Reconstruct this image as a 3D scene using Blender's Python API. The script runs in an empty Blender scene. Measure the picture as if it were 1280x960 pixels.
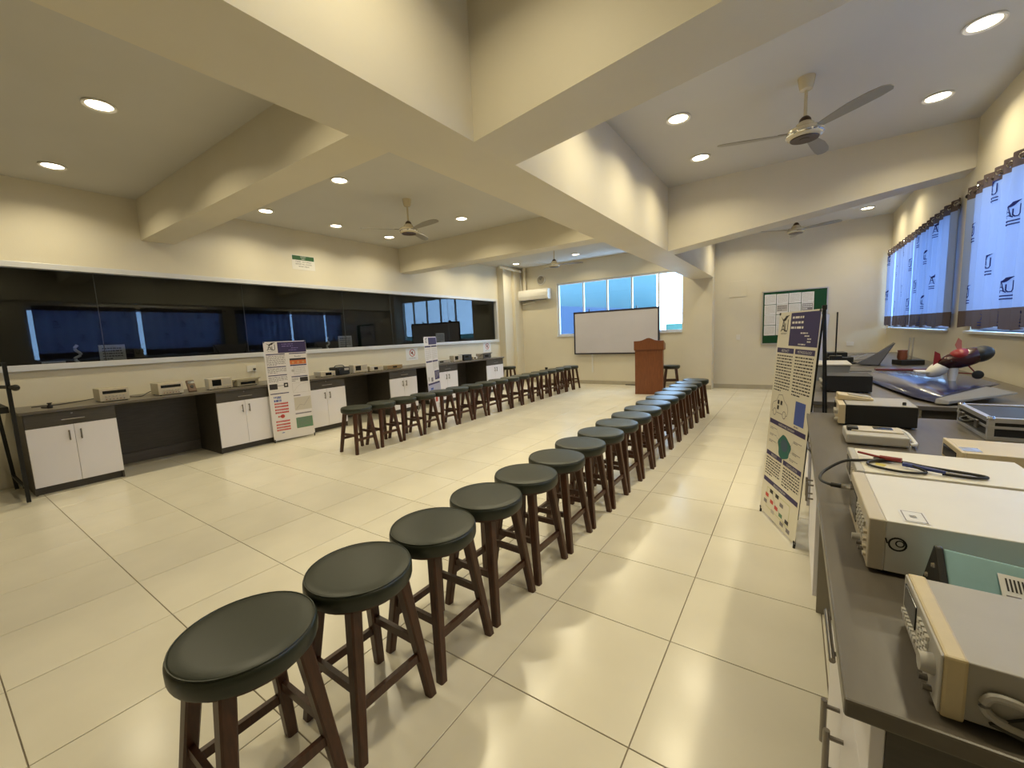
import bpy, math, random
from mathutils import Vector, Matrix
random.seed(7)
SC = bpy.context.scene
COL = SC.collection
PI = math.pi

# ------------------------------------------------------------------ camera
CAM_H = 1.4708
def make_camera():
    f, yaw, pitch, roll = 517.43, .6001, .1171, -.0434
    cy, sy, cp, sp, cr, sr = math.cos(yaw), math.sin(yaw), math.cos(pitch), math.sin(pitch), math.cos(roll), math.sin(roll)
    W = Vector((-sy*cp, cy*cp, -sp)); r = Vector((cy, sy, 0)); u = r.cross(W)
    R = r*cr + u*sr; U = r*(-sr) + u*cr
    cam = bpy.data.cameras.new('camera'); o = bpy.data.objects.new('camera', cam); COL.objects.link(o)
    m = Matrix((R, U, -W)).transposed().to_4x4(); m.translation = Vector((0, 0, CAM_H))
    o.matrix_world = m
    cam.sensor_width = 36; cam.lens = f/1280*36; cam.clip_start = .02; cam.clip_end = 200
    SC.camera = o
make_camera()

# ------------------------------------------------------------------ world, exposure
w = bpy.data.worlds.new('world'); SC.world = w; w.use_nodes = True
bg = w.node_tree.nodes['Background']
bg.inputs[0].default_value = (.42, .65, 1.0, 1); bg.inputs[1].default_value = 12.0
SC.view_settings.view_transform = 'Standard'; SC.view_settings.look = 'None'
SC.view_settings.gamma = 1; SC.view_settings.use_curve_mapping = False
SC.view_settings.exposure = 0.0
LAMP_W = 12.0
LAMP_COL = (1.0, .875, .575)

# ------------------------------------------------------------------ materials
def hexlin(c):
    return tuple(((v/255)/12.92 if v/255 <= .04045 else ((v/255+.055)/1.055)**2.4) for v in c) + (1,)
MATS = {}
def mat(name, col, rough=.5, metal=0, var=0, scale=8, bump=0, bscale=40, spec=.5, rand=0, stretch=None, coat=0, emit=None):
    if name in MATS: return MATS[name]
    m = bpy.data.materials.new(name); m.use_nodes = True; nt = m.node_tree; N = nt.nodes; L = nt.links
    b = N['Principled BSDF']
    c = col if len(col) == 4 else tuple(col)+(1,)
    b.inputs['Base Color'].default_value = c; b.inputs['Roughness'].default_value = rough
    b.inputs['Metallic'].default_value = metal; b.inputs['Specular IOR Level'].default_value = spec
    if coat: b.inputs['Coat Weight'].default_value = coat; b.inputs['Coat Roughness'].default_value = .1
    if emit:
        b.inputs['Emission Color'].default_value = tuple(emit[:3])+(1,); b.inputs['Emission Strength'].default_value = emit[3]
    tc = N.new('ShaderNodeTexCoord'); vec = tc.outputs['Object']
    if stretch:
        mp = N.new('ShaderNodeMapping'); mp.inputs['Scale'].default_value = stretch; L.new(vec, mp.inputs[0]); vec = mp.outputs[0]
    if var or rand:
        n = N.new('ShaderNodeTexNoise'); n.inputs['Scale'].default_value = scale; n.inputs['Detail'].default_value = 5
        L.new(vec, n.inputs['Vector'])
        mr = N.new('ShaderNodeMapRange'); mr.inputs['From Min'].default_value = .3; mr.inputs['From Max'].default_value = .7
        mr.inputs['To Min'].default_value = 1-var; mr.inputs['To Max'].default_value = 1+var
        L.new(n.outputs['Fac'], mr.inputs['Value']); fac = mr.outputs[0]
        if rand:
            oi = N.new('ShaderNodeObjectInfo'); m2 = N.new('ShaderNodeMapRange')
            m2.inputs['To Min'].default_value = 1-rand; m2.inputs['To Max'].default_value = 1+rand
            L.new(oi.outputs['Random'], m2.inputs['Value'])
            mu = N.new('ShaderNodeMath'); mu.operation = 'MULTIPLY'; L.new(fac, mu.inputs[0]); L.new(m2.outputs[0], mu.inputs[1]); fac = mu.outputs[0]
        vm = N.new('ShaderNodeVectorMath'); vm.operation = 'SCALE'; vm.inputs[0].default_value = c[:3]
        L.new(fac, vm.inputs['Scale']); L.new(vm.outputs[0], b.inputs['Base Color'])
    if bump:
        n = N.new('ShaderNodeTexNoise'); n.inputs['Scale'].default_value = bscale; n.inputs['Detail'].default_value = 4
        L.new(vec, n.inputs['Vector'])
        bp = N.new('ShaderNodeBump'); bp.inputs['Strength'].default_value = bump; bp.inputs['Distance'].default_value = .01
        L.new(n.outputs['Fac'], bp.inputs['Height']); L.new(bp.outputs[0], b.inputs['Normal'])
    MATS[name] = m; return m

def glass_mat(name, tint, f0=.05, rough=0.0):
    m = bpy.data.materials.new(name); m.use_nodes = True; nt = m.node_tree; N = nt.nodes; L = nt.links
    N.remove(N['Principled BSDF']); out = N['Material Output']
    t = N.new('ShaderNodeBsdfTransparent'); t.inputs[0].default_value = tint+(1,)
    g = N.new('ShaderNodeBsdfGlossy'); g.inputs['Roughness'].default_value = rough; g.inputs[0].default_value = (.9, .95, 1, 1)
    fr = N.new('ShaderNodeFresnel'); fr.inputs[0].default_value = 1.5
    ge = N.new('ShaderNodeNewGeometry'); sb = N.new('ShaderNodeMath'); sb.operation = 'SUBTRACT'; sb.inputs[0].default_value = 1; L.new(ge.outputs['Backfacing'], sb.inputs[1])
    mu = N.new('ShaderNodeMath'); mu.operation = 'MULTIPLY'; L.new(fr.outputs[0], mu.inputs[0]); L.new(sb.outputs[0], mu.inputs[1])   # no total reflection inside a pane that does not bend light
    mx = N.new('ShaderNodeMixShader'); L.new(mu.outputs[0], mx.inputs[0]); L.new(t.outputs[0], mx.inputs[1]); L.new(g.outputs[0], mx.inputs[2])
    L.new(mx.outputs[0], out.inputs[0]); MATS[name] = m; return m

def cloth_mat(name, col, trans=.55):
    m = bpy.data.materials.new(name); m.use_nodes = True; nt = m.node_tree; N = nt.nodes; L = nt.links
    N.remove(N['Principled BSDF']); out = N['Material Output']
    d = N.new('ShaderNodeBsdfDiffuse'); t = N.new('ShaderNodeBsdfTranslucent')
    d.inputs[0].default_value = col+(1,); t.inputs[0].default_value = col+(1,)
    wv = N.new('ShaderNodeTexNoise'); wv.inputs['Scale'].default_value = 300
    tc = N.new('ShaderNodeTexCoord'); L.new(tc.outputs['Object'], wv.inputs['Vector'])
    bp = N.new('ShaderNodeBump'); bp.inputs['Strength'].default_value = .1; L.new(wv.outputs[0], bp.inputs['Height']); L.new(bp.outputs[0], d.inputs['Normal'])
    mx = N.new('ShaderNodeMixShader'); mx.inputs[0].default_value = trans
    L.new(d.outputs[0], mx.inputs[1]); L.new(t.outputs[0], mx.inputs[2]); L.new(mx.outputs[0], out.inputs[0]); MATS[name] = m; return m

WALL = mat('wall_paint', (.66, .61, .49), .6, var=.03, scale=1.5, bump=.06, bscale=60)
CEIL = mat('ceiling_paint', (.56, .545, .51), .7, var=.02, scale=1.5, bump=.05, bscale=80)
SKIRT = mat('skirting_tile', (.42, .38, .30), .25, var=.06, scale=6)
TILE = mat('porcelain_tile', (.68, .64, .54), .22, var=.045, scale=2.2, rand=.03, bump=.012, bscale=5)
GROUT = mat('grout', (.24, .20, .15), .8, var=.1)
SEAT = mat('green_vinyl', (.016, .021, .013), .38, var=.08, scale=30, bump=.05, bscale=350, spec=.5)
WOOD = mat('stool_wood', (.062, .021, .009), .38, var=.28, scale=14, stretch=(6, 6, .8), bump=.03, bscale=30)
LECT = mat('lectern_wood', (.19, .060, .019), .4, var=.18, scale=10, stretch=(8, 8, .7))
CAB_W = mat('white_laminate', (.80, .78, .83), .35, var=.015, scale=3)
CAB_G = mat('grey_laminate', (.060, .052, .042), .42, var=.16, scale=12, stretch=(1, .6, 6))
TOP_G = mat('worktop_laminate', (.115, .100, .082), .36, var=.10, scale=10, stretch=(3, .5, 3), bump=.01)
PANELB = mat('beige_panel', (.30, .27, .22), .5, var=.04)
STEEL = mat('brushed_steel', (.24, .22, .20), .35, 1.0, var=.05, scale=30)
CHROME = mat('chrome', (.75, .74, .72), .12, 1.0)
ALU = mat('aluminium', (.62, .62, .62), .35, .8, var=.03)
BLACK = mat('black_plastic', (.010, .010, .010), .5, var=.1, scale=20)
BLACKM = mat('black_metal', (.010, .010, .010), .5, .3)
DARK = mat('dark_glass_screen', (.006, .008, .010), .12)
CREAM = mat('cream_plastic', (.62, .52, .34), .45, var=.05, scale=10)
BEIGE = mat('beige_metal', (.56, .50, .40), .45, var=.03, scale=8)
GREYM = mat('grey_metal', (.36, .34, .31), .45, var=.03, scale=12, bump=.02, bscale=200)
LGREY = mat('light_grey_plastic', (.46, .44, .41), .45, var=.03)
OFFW = mat('off_white_plastic', (.72, .70, .66), .4, var=.02)
YELLOWED = mat('yellowed_plastic', (.36, .32, .23), .4, var=.06, scale=25)
TEAL = mat('teal_plastic', (.24, .42, .46), .45, var=.08, scale=20)
REDP = mat('red_plastic', (.24, .012, .014), .35)
BLUEP = mat('blue_plastic', (.03, .05, .22), .35)
BLUEG = mat('blue_gloss_film', (.010, .015, .07), .2, var=.15, scale=6, coat=.4)
GREENF = mat('green_felt', (.004, .060, .022), .9, var=.1, scale=60)
PAPER = mat('paper', (.74, .74, .76), .8, var=.02)
PAPERC = mat('poster_vinyl', (.72, .68, .58), .45, var=.01)
PAPERW = mat('poster_vinyl_white', (.74, .71, .72), .45, var=.01)
INK = mat('black_ink', (.03, .025, .03), .7)
INKG = mat('grey_ink', (.22, .20, .22), .7)
NAVY = mat('navy_ink', (.035, .025, .11), .6)
INKW = mat('white_ink', (.72, .70, .70), .7)
REDI = mat('red_ink', (.55, .07, .06), .7)
ORGI = mat('orange_ink', (.60, .16, .05), .7)
BLUI = mat('blue_ink', (.06, .10, .38), .7)
TEALI = mat('teal_ink', (.02, .14, .12), .6)
GRNI = mat('green_ink', (.12, .24, .15), .7)
DKGRN = mat('sign_green_ink', (.02, .10, .03), .6)
GRYI = mat('pale_grey_ink', (.48, .45, .42), .7)
CURT = cloth_mat('curtain_cloth', (.26, .34, .58), .14)
CURTB = cloth_mat('curtain_brown_cloth', (.105, .082, .085), .08)
CURTI = cloth_mat('curtain_navy_print', (.03, .04, .18), .12)
FRAMEW = mat('white_aluminium', (.62, .63, .66), .4, .1, var=.02)
GLASS = glass_mat('window_glass', (.92, .97, .98))
TINT = glass_mat('tinted_glass', (.60, .62, .63), rough=.004)
DROOM = mat('unlit_room_dark', (.035, .033, .030), .8, var=.05)  # gloom of the unlit room put into its wall colour
FANW = mat('fan_enamel', (.62, .54, .38), .25, var=.02, coat=.4)
FANB = mat('fan_blade_enamel', (.27, .25, .21), .35, var=.03)
FANBR = mat('fan_brown_trim', (.045, .020, .014), .35)
LED = mat('led_diffuser', (.9, .9, .85), .5, emit=(1, .86, .62, 14))
BOARDW = mat('whiteboard_enamel', (.56, .54, .58), .25, var=.02, scale=2)

# ------------------------------------------------------------------ mesh builder
class B:
    def __init__(s): s.v = []; s.f = []; s.m = []; s.mats = []
    def mi(s, m):
        if m not in s.mats: s.mats.append(m)
        return s.mats.index(m)
    def add(s, vs, fs, m, M=None):
        o = len(s.v)
        s.v += [tuple(M @ Vector(p)) for p in vs] if M else [tuple(p) for p in vs]
        k = s.mi(m)
        for f in fs: s.f.append([o+i for i in f]); s.m.append(k)
        return s
    def box(s, x0, x1, y0, y1, z0, z1, m, M=None):
        if x0 > x1: x0, x1 = x1, x0
        if y0 > y1: y0, y1 = y1, y0
        vs = [(x, y, z) for z in (z0, z1) for x, y in ((x0, y0), (x1, y0), (x1, y1), (x0, y1))]
        return s.add(vs, [(3, 2, 1, 0), (4, 5, 6, 7), (0, 1, 5, 4), (1, 2, 6, 5), (2, 3, 7, 6), (3, 0, 4, 7)], m, M)
    def hexa(s, vs, m):   # 8 corners, bottom 4 ccw then top 4
        return s.add(vs, [(3, 2, 1, 0), (4, 5, 6, 7), (0, 1, 5, 4), (1, 2, 6, 5), (2, 3, 7, 6), (3, 0, 4, 7)], m)
    def prism(s, poly, z0, z1, m, M=None):
        n = len(poly); vs = [(x, y, z0) for x, y in poly] + [(x, y, z1) for x, y in poly]
        fs = [tuple(range(n-1, -1, -1)), tuple(range(n, 2*n))] + [(i, (i+1) % n, n+(i+1) % n, n+i) for i in range(n)]
        return s.add(vs, fs, m, M)
    def lathe(s, prof, m, c=(0, 0, 0), n=32, M=None, cap=True):
        vs = []; fs = []
        for r, z in prof:
            for i in range(n):
                a = 2*PI*i/n; vs.append((c[0]+r*math.cos(a), c[1]+r*math.sin(a), c[2]+z))
        for k in range(len(prof)-1):
            for i in range(n):
                j = (i+1) % n; fs.append((k*n+i, k*n+j, (k+1)*n+j, (k+1)*n+i))
        if cap: fs.append(tuple(range(n-1, -1, -1))); fs.append(tuple((len(prof)-1)*n+i for i in range(n)))
        return s.add(vs, fs, m, M)
    def rod(s, p, q, r, m, n=10, r2=None):
        p = Vector(p); q = Vector(q); d = q-p
        R = d.to_track_quat('Z', 'Y').to_matrix().to_4x4(); R.translation = p
        return s.lathe([(r, 0), (r if r2 is None else r2, d.length)], m, n=n, M=R)
    def bar(s, p, q, w, h, m, up=(0, 0, 1)):   # rectangular bar from p to q, width w sideways, h along up
        p = Vector(p); q = Vector(q); d = (q-p).normalized(); sd = d.cross(Vector(up)).normalized()
        if sd.length < .1: sd = Vector((1, 0, 0))
        u = sd.cross(d).normalized(); a = sd*w/2; b = u*h/2
        return s.hexa([p-a-b, p+a-b, p+a+b, p-a+b, q-a-b, q+a-b, q+a+b, q-a+b], m)
    def tube(s, pts, r, m, n=8):
        pts = [Vector(p) for p in pts]; vs = []; fs = []; up = Vector((0, 0, 1))
        for i, p in enumerate(pts):
            t = (pts[min(i+1, len(pts)-1)]-pts[max(i-1, 0)]).normalized()
            a = t.cross(up)
            if a.length < .1: a = t.cross(Vector((1, 0, 0)))
            a.normalize(); b = a.cross(t)
            vs += [p+(a*math.cos(2*PI*k/n)+b*math.sin(2*PI*k/n))*r for k in range(n)]
        for i in range(len(pts)-1):
            for k in range(n):
                j = (k+1) % n; fs.append((i*n+k, i*n+j, (i+1)*n+j, (i+1)*n+k))
        fs.append(tuple(range(n-1, -1, -1))); fs.append(tuple((len(pts)-1)*n+i for i in range(n)))
        return s.add(vs, fs, m)
    def build(s, name, parent=None, smooth=False, bevel=0, kind=None, label=None, cat=None, group=None, loc=None, rotz=None):
        me = bpy.data.meshes.new(name); me.from_pydata([tuple(v) for v in s.v], [], s.f)
        for m in s.mats: me.materials.append(m)
        me.polygons.foreach_set('material_index', s.m)
        if smooth:
            me.polygons.foreach_set('use_smooth', [True]*len(me.polygons)); me.set_sharp_from_angle(angle=math.radians(38))
        me.update()
        o = bpy.data.objects.new(name, me); COL.objects.link(o)
        if parent: o.parent = parent
        if loc: o.location = loc
        if rotz is not None: o.rotation_euler.z = rotz
        if bevel:
            bm = o.modifiers.new('bevel', 'BEVEL'); bm.width = bevel; bm.segments = 2; bm.limit_method = 'ANGLE'; bm.angle_limit = .7
        for k, v in (('kind', kind), ('label', label), ('category', cat), ('group', group)):
            if v: o[k] = v
        return o

def smoothpath(pts, k=6):
    P = [Vector(p) for p in pts]; out = []
    for i in range(len(P)-1):
        p0 = P[max(i-1, 0)]; p1 = P[i]; p2 = P[i+1]; p3 = P[min(i+2, len(P)-1)]
        for j in range(k):
            t = j/k
            out.append(.5*((2*p1)+(-p0+p2)*t+(2*p0-5*p1+4*p2-p3)*t*t+(-p0+3*p1-3*p2+p3)*t**3))
    out.append(P[-1]); return out

def thing(name, label, cat, loc=(0, 0, 0), rotz=0, group=None):
    o = bpy.data.objects.new(name, None); COL.objects.link(o); o.empty_display_size = .1
    o.location = loc; o.rotation_euler.z = rotz; o['label'] = label; o['category'] = cat
    if group: o['group'] = group
    return o
KIDS = {}
def copy_tree(o, label=None, loc=None, rotz=None, parent=None):
    c = o.copy(); COL.objects.link(c); c.parent = parent
    if label: c['label'] = label
    if loc is not None: c.location = loc
    if rotz is not None: c.rotation_euler.z = rotz
    for ch in [x for x in COL.objects if x.parent == o]: copy_tree(ch, parent=c)
    return c
ORD = ['first', 'second', 'third', 'fourth', 'fifth', 'sixth', 'seventh', 'eighth', 'ninth', 'tenth', 'eleventh', 'twelfth', 'thirteenth', 'fourteenth', 'fifteenth', 'sixteenth', 'seventeenth', 'eighteenth']

_TXT = {}
def text_geo(s):
    if s not in _TXT:
        cu = bpy.data.curves.new('t', 'FONT'); cu.body = s; cu.resolution_u = 2
        ob = bpy.data.objects.new('t', cu); COL.objects.link(ob)
        me = bpy.data.meshes.new_from_object(ob)
        vs = [tuple(v.co) for v in me.vertices]; fs = [tuple(p.vertices) for p in me.polygons]
        bpy.data.objects.remove(ob); bpy.data.meshes.remove(me); bpy.data.curves.remove(cu)
        _TXT[s] = (vs, fs)
    return _TXT[s]
class Print:
    """flat printing on a sheet: u to the viewer's right, v up; fn maps (u, v) metres to a 3-D point"""
    def __init__(s, fn, seg=0): s.b = B(); s.fn = fn; s.seg = seg
    def rect(s, u0, u1, v0, v1, m, lift=0, nu=1):
        vs = []
        for i in range(nu+1):
            u = u0+(u1-u0)*i/nu; vs += [s.fn(u, v0, lift), s.fn(u, v1, lift)]
        s.b.add(vs, [(2*i, 2*i+2, 2*i+3, 2*i+1) for i in range(nu)], m); return s
    def poly(s, pts, m, lift=0):
        s.b.add([s.fn(u, v, lift) for u, v in pts], [tuple(range(len(pts)))], m); return s
    def line(s, pts, w, m, lift=0, closed=False):
        P = list(pts)+([pts[0]] if closed else [])
        if s.seg:
            Q = [P[0]]
            for (a, b), (c, d) in zip(P[:-1], P[1:]):
                k = max(1, int(math.hypot(c-a, d-b)/s.seg)); Q += [(a+(c-a)*i/k, b+(d-b)*i/k) for i in range(1, k+1)]
            P = Q
        for (a, b), (c, d) in zip(P[:-1], P[1:]):
            L = math.hypot(c-a, d-b) or 1; nx, ny = -(d-b)/L*w/2, (c-a)/L*w/2; ex, ey = (c-a)/L*w/3, (d-b)/L*w/3
            s.poly([(a+nx-ex, b+ny-ey), (a-nx-ex, b-ny-ey), (c-nx+ex, d-ny+ey), (c+nx+ex, d+ny+ey)], m, lift)
        return s
    def disc(s, u, v, r, m, lift=0, n=24, r2=None):
        if r2 is None: s.poly([(u+r*math.cos(2*PI*i/n), v+r*math.sin(2*PI*i/n)) for i in range(n)], m, lift)
        else: s.line([(u+(r+r2)/2*math.cos(2*PI*i/n), v+(r+r2)/2*math.sin(2*PI*i/n)) for i in range(n)], r-r2, m, lift, True)
        return s
    def text(s, t, u, v, h, m, lift=0, align='c', sx=1):
        vs, fs = text_geo(t)
        if not vs: return s
        xs = [p[0] for p in vs]; w = (max(xs)-min(xs)); k = h/.7; x0 = min(xs)
        off = {'c': -w/2, 'l': 0, 'r': -w}[align]
        s.b.add([s.fn(u+(p[0]-x0+off)*k*sx, v+p[1]*k, lift) for p in vs], fs, m); return s
    def para(s, u0, u1, v0, v1, n, m, lift=0, just=True, fill=.5):
        dv = (v1-v0)/n
        for i in range(n):
            u = u0; vv = v1-dv*(i+.5); end = u1 if i < n-1 else u0+(u1-u0)*.5
            while u < end-.004:
                wl = min(random.uniform(.012, .045)*(u1-u0)/.25, end-u)
                s.rect(u, u+wl, vv-dv*fill/2, vv+dv*fill/2, m, lift); u += wl+.008*(u1-u0)/.25
        return s
    def logo(s, u, v, h, m, lift=0, text=True, tm=None):
        k = h
        q = lambda a, b: (u+(a-.5)*k, v+b*k)
        s.line([q(.12, .2), q(.22, .3), q(.36, .82)], .06*k, m, lift)
        s.line([q(.36, .82), q(.52, .25), q(.60, .2)], .06*k, m, lift)
        s.line([q(.22, .42), q(.36, .5), q(.5, .40)], .045*k, m, lift)
        s.line([q(.10, .2), q(.25, .28), q(.42, .30), q(.60, .18)], .04*k, m, lift)
        s.line([q(.60, .6), q(.60, .3), q(.68, .2), q(.82, .2), q(.88, .32), q(.88, .78)], .06*k, m, lift)
        s.poly([q(.0, .98), q(.30, .80), q(.52, .92), q(.36, .72), q(.24, .76)], m, lift)
        s.poly([q(.36, .74), q(.56, .98), q(1.0, 1.02), q(.76, .90), q(.62, .76), q(.5, .72)], m, lift)
        if text: s.text('AIR UNIVERSITY', u, v+.04*k, .075*k, tm or m, lift, sx=.95)
        return s
def flat_fn(origin, U, V, eps=.001):
    O = Vector(origin); U = Vector(U).normalized(); V = Vector(V).normalized(); N = U.cross(V)
    return lambda u, v, lift=0: tuple(O+U*u+V*v+N*(eps+lift))

# ================================================================== ROOM SHELL
XL, XR, YB, YF, ZC = -7.30, 1.50, -2.45, 11.0, 3.47
TX0, TY0, T = -1.0433, 1.2801, .6
def setting(name, b, **k): return b.build(name, kind='structure', **k)

# floor: grout slab, single tiles near, one joined mass of tiles beyond
b = B(); b.box(XL-2.6, XR+.2, YB-.1, YF+.2, -.12, -.004, GROUT)
floor = setting('floor', b)
cols = [TX0+T*k for k in range(-11, 5)]
rows = [TY0+T*k for k in range(-7, 17)]
def tilebox(b, x0, y0, x1=None, y1=None, cx=0, cy=0):
    g = .0022; x1 = x0+T if x1 is None else x1; y1 = y0+T if y1 is None else y1
    x0 = max(x0, XL); x1 = min(x1, XR); y0 = max(y0, YB); y1 = min(y1, YF)
    if x1-x0 < .01 or y1-y0 < .01: return False
    x0 += g-cx; x1 -= g+cx; y0 += g-cy; y1 -= g+cy; c = .0015
    b.hexa([(x0, y0, -.004), (x1, y0, -.004), (x1, y1, -.004), (x0, y1, -.004), (x0, y0, -.001), (x1, y0, -.001), (x1, y1, -.001), (x0, y1, -.001)], TILE)
    b.add([(x0, y0, -.001), (x1, y0, -.001), (x1, y1, -.001), (x0, y1, -.001), (x0+c, y0+c, 0), (x1-c, y0+c, 0), (x1-c, y1-c, 0), (x0+c, y1-c, 0)],
          [(4, 5, 6, 7), (0, 1, 5, 4), (1, 2, 6, 5), (2, 3, 7, 6), (3, 0, 4, 7)], TILE)
    return True
shared = None; rest = B()
for x in cols:
    for y in rows:
        if y < -.6 or y > 6.6: tilebox(rest, x, y); continue
        full = x >= XL and x+T <= XR
        if full:
            if shared is None:
                tb = B(); tilebox(tb, x, y, cx=x+T/2, cy=y+T/2); o = tb.build('tile', floor, loc=(x+T/2, y+T/2, 0)); shared = o.data
            else:
                o = bpy.data.objects.new('tile', shared); COL.objects.link(o); o.parent = floor; o.location = (x+T/2, y+T/2, 0)
        else:
            tb = B()
            if tilebox(tb, x, y): tb.build('tile', floor)
rest.build('tile_field', floor, kind='stuff')

setting('ceiling', B().box(XL-.2, XR+.2, YB-.1, YF+.2, ZC, ZC+.15, CEIL))

# beams
AX0, AX1, AZ = -2.03, -1.56, 2.585
setting('trim_1', B().box(AX0, AX1, YB, 10.62, AZ, ZC, WALL))                       # long beam
def cross_left(n, y0, y1): setting('trim_%d' % n, B().box(XL, AX0, y0, y1, 2.95, ZC, WALL))
cross_left(2, 2.0, 2.36); cross_left(3, 6.45, 6.81)
def cross_right(n, y0, y1):
    setting('trim_%d' % n, B().hexa([(AX1, y0, AZ), (XR, y0, 2.985), (XR, y1, 2.985), (AX1, y1, AZ), (AX1, y0, ZC), (XR, y0, ZC), (XR, y1, ZC), (AX1, y1, ZC)], WALL))
cross_right(4, 2.0, 2.43); cross_right(5, 6.45, 6.82)

# left wall with the long internal window
WZ0, WZ1, WY1 = 1.37, 2.475, 10.0
b = B(); b.box(XL-.12, XL, YB, YF, 0, 1.30, WALL); b.box(XL-.12, XL, YB, YF, 2.54, ZC, WALL); b.box(XL-.12, XL, WY1+.07, YF, 1.30, 2.54, WALL)
b.box(XL-.12, XL, YB, -2.0, 1.30, 2.54, WALL)
setting('wall_left', b)
b = B(); b.box(XL-.10, XL+.03, -2.0, WY1+.07, 1.30, WZ0, FRAMEW); b.box(XL-.10, XL+.02, -2.0, WY1+.07, WZ1, 2.54, FRAMEW)
b.box(XL-.10, XL+.02, WY1, WY1+.07, WZ0, WZ1, FRAMEW)
win1 = setting('window_1', b, bevel=.003)
gy = [-2.0, -.05, 1.49, 3.2, 5.0, 6.17, 8.0, WY1]
for a, c in zip(gy[:-1], gy[1:]):
    B().box(XL-.075, XL-.069, a+.001, c-.001, WZ0, WZ1, TINT).build('pane', win1)
b = B()
for a in gy[1:-1]: b.box(XL-.082, XL-.066, a-.003, a+.003, WZ0, WZ1, mat('silicone', (.03, .03, .03), .4))
b.build('glazing_seal', win1)
# dark room behind the glass
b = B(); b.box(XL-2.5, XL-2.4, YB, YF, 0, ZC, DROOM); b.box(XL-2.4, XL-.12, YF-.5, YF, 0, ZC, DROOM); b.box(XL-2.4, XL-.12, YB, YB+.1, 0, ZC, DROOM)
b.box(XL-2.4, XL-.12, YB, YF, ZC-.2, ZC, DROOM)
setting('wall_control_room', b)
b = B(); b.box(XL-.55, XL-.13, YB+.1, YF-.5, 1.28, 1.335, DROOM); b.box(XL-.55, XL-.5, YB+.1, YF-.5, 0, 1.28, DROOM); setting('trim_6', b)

# far wall (window part) and column, right far wall
FY = 10.95
WX0, WX1, FZ0, FZ1 = -5.77, -2.25, 1.39, 2.90
b = B(); b.box(XL-.12, WX0, FY, FY+.2, 0, ZC, WALL); b.box(WX0, WX1, FY, FY+.2, 0, FZ0, WALL); b.box(WX0, WX1, FY, FY+.2, FZ1, ZC, WALL)
b.box(WX1, XR+.2, FY, FY+.2, 0, ZC, WALL)
setting('wall_far', b)
setting('trim_7', B().box(-2.24, -1.585, 10.62, FY, 0, ZC, WALL))     # column under the long beam
b = B(); b.box(XL, -7.08, 10.12, FY, 0, ZC, WALL); b.box(-7.08, -6.98, 10.55, FY, 0, ZC, WALL); setting('trim_8', b)
# far window
b = B(); fr = .05
b.box(WX0, WX1, FY+.03, FY+.10, FZ0, FZ0+fr, FRAMEW); b.box(WX0, WX1, FY+.03, FY+.10, FZ1-fr, FZ1, FRAMEW)
b.box(WX0, WX0+fr, FY+.03, FY+.10, FZ0+fr, FZ1-fr, FRAMEW); b.box(WX1-fr, WX1, FY+.03, FY+.10, FZ0+fr, FZ1-fr, FRAMEW)
b.box(WX0-.03, WX1+.02, FY-.03, FY+.03, FZ0-.03, FZ0, FRAMEW)
win2 = setting('window_2', b, bevel=.003)
mx = [WX0+fr, -4.956, -4.253, -3.574, -2.881, WX1-fr]
for x in mx[1:-1]: B().box(x-.02, x+.02, FY+.035, FY+.095, FZ0+fr, FZ1-fr, FRAMEW).build('mullion', win2)
for a, c in zip(mx[:-1], mx[1:]): B().box(a, c, FY+.060, FY+.066, FZ0+fr, FZ1-fr, GLASS).build('pane', win2)

# right wall with two windows (piers between)
RW = [(1.9, 6.22), (6.98, 10.80)]; RZ0, RZ1 = 1.315, 2.70
b = B(); b.box(XR, XR+.2, YB, YF, 0, RZ0, WALL); b.box(XR, XR+.2, YB, YF, RZ1, ZC, WALL)
for a, c in ((YB, 1.9), (6.22, 6.98), (10.80, YF)): b.box(XR, XR+.2, a, c, RZ0, RZ1, WALL)
setting('wall_right', b)
for i, (a, c) in enumerate(RW):
    b = B()
    b.box(XR+.08, XR+.14, a, c, RZ0, RZ0+.05, FRAMEW); b.box(XR+.08, XR+.14, a, c, RZ1-.05, RZ1, FRAMEW)
    b.box(XR+.08, XR+.14, a, a+.05, RZ0+.05, RZ1-.05, FRAMEW); b.box(XR+.08, XR+.14, c-.05, c, RZ0+.05, RZ1-.05, FRAMEW)
    b.box(XR-.05, XR+.08, a-.02, c+.02, RZ0-.025, RZ0, FRAMEW)
    wn = setting('window_%d' % (3+i), b, bevel=.003)
    n = 4; st = (c-a)/n
    for k in range(1, n): B().box(XR+.09, XR+.13, a+k*st-.02, a+k*st+.02, RZ0+.05, RZ1-.05, FRAMEW).build('mullion', wn)
    for k in range(n): B().box(XR+.108, XR+.113, a+k*st+.02, a+(k+1)*st-.02, RZ0+.05, RZ1-.05, GLASS).build('pane', wn)
setting('wall_back', B().box(XL-.12, XR+.2, YB-.1, YB, 0, ZC, WALL))
# skirtings
setting('baseboard_far', B().box(-6.98, -2.24, FY-.012, FY, 0, .10, SKIRT).box(-1.585, XR, FY-.012, FY, 0, .10, SKIRT).box(-2.24, -1.585, 10.608, 10.62, 0, .10, SKIRT))
setting('baseboard_right', B().box(XR-.012, XR, YB, FY, 0, .10, SKIRT))

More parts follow.
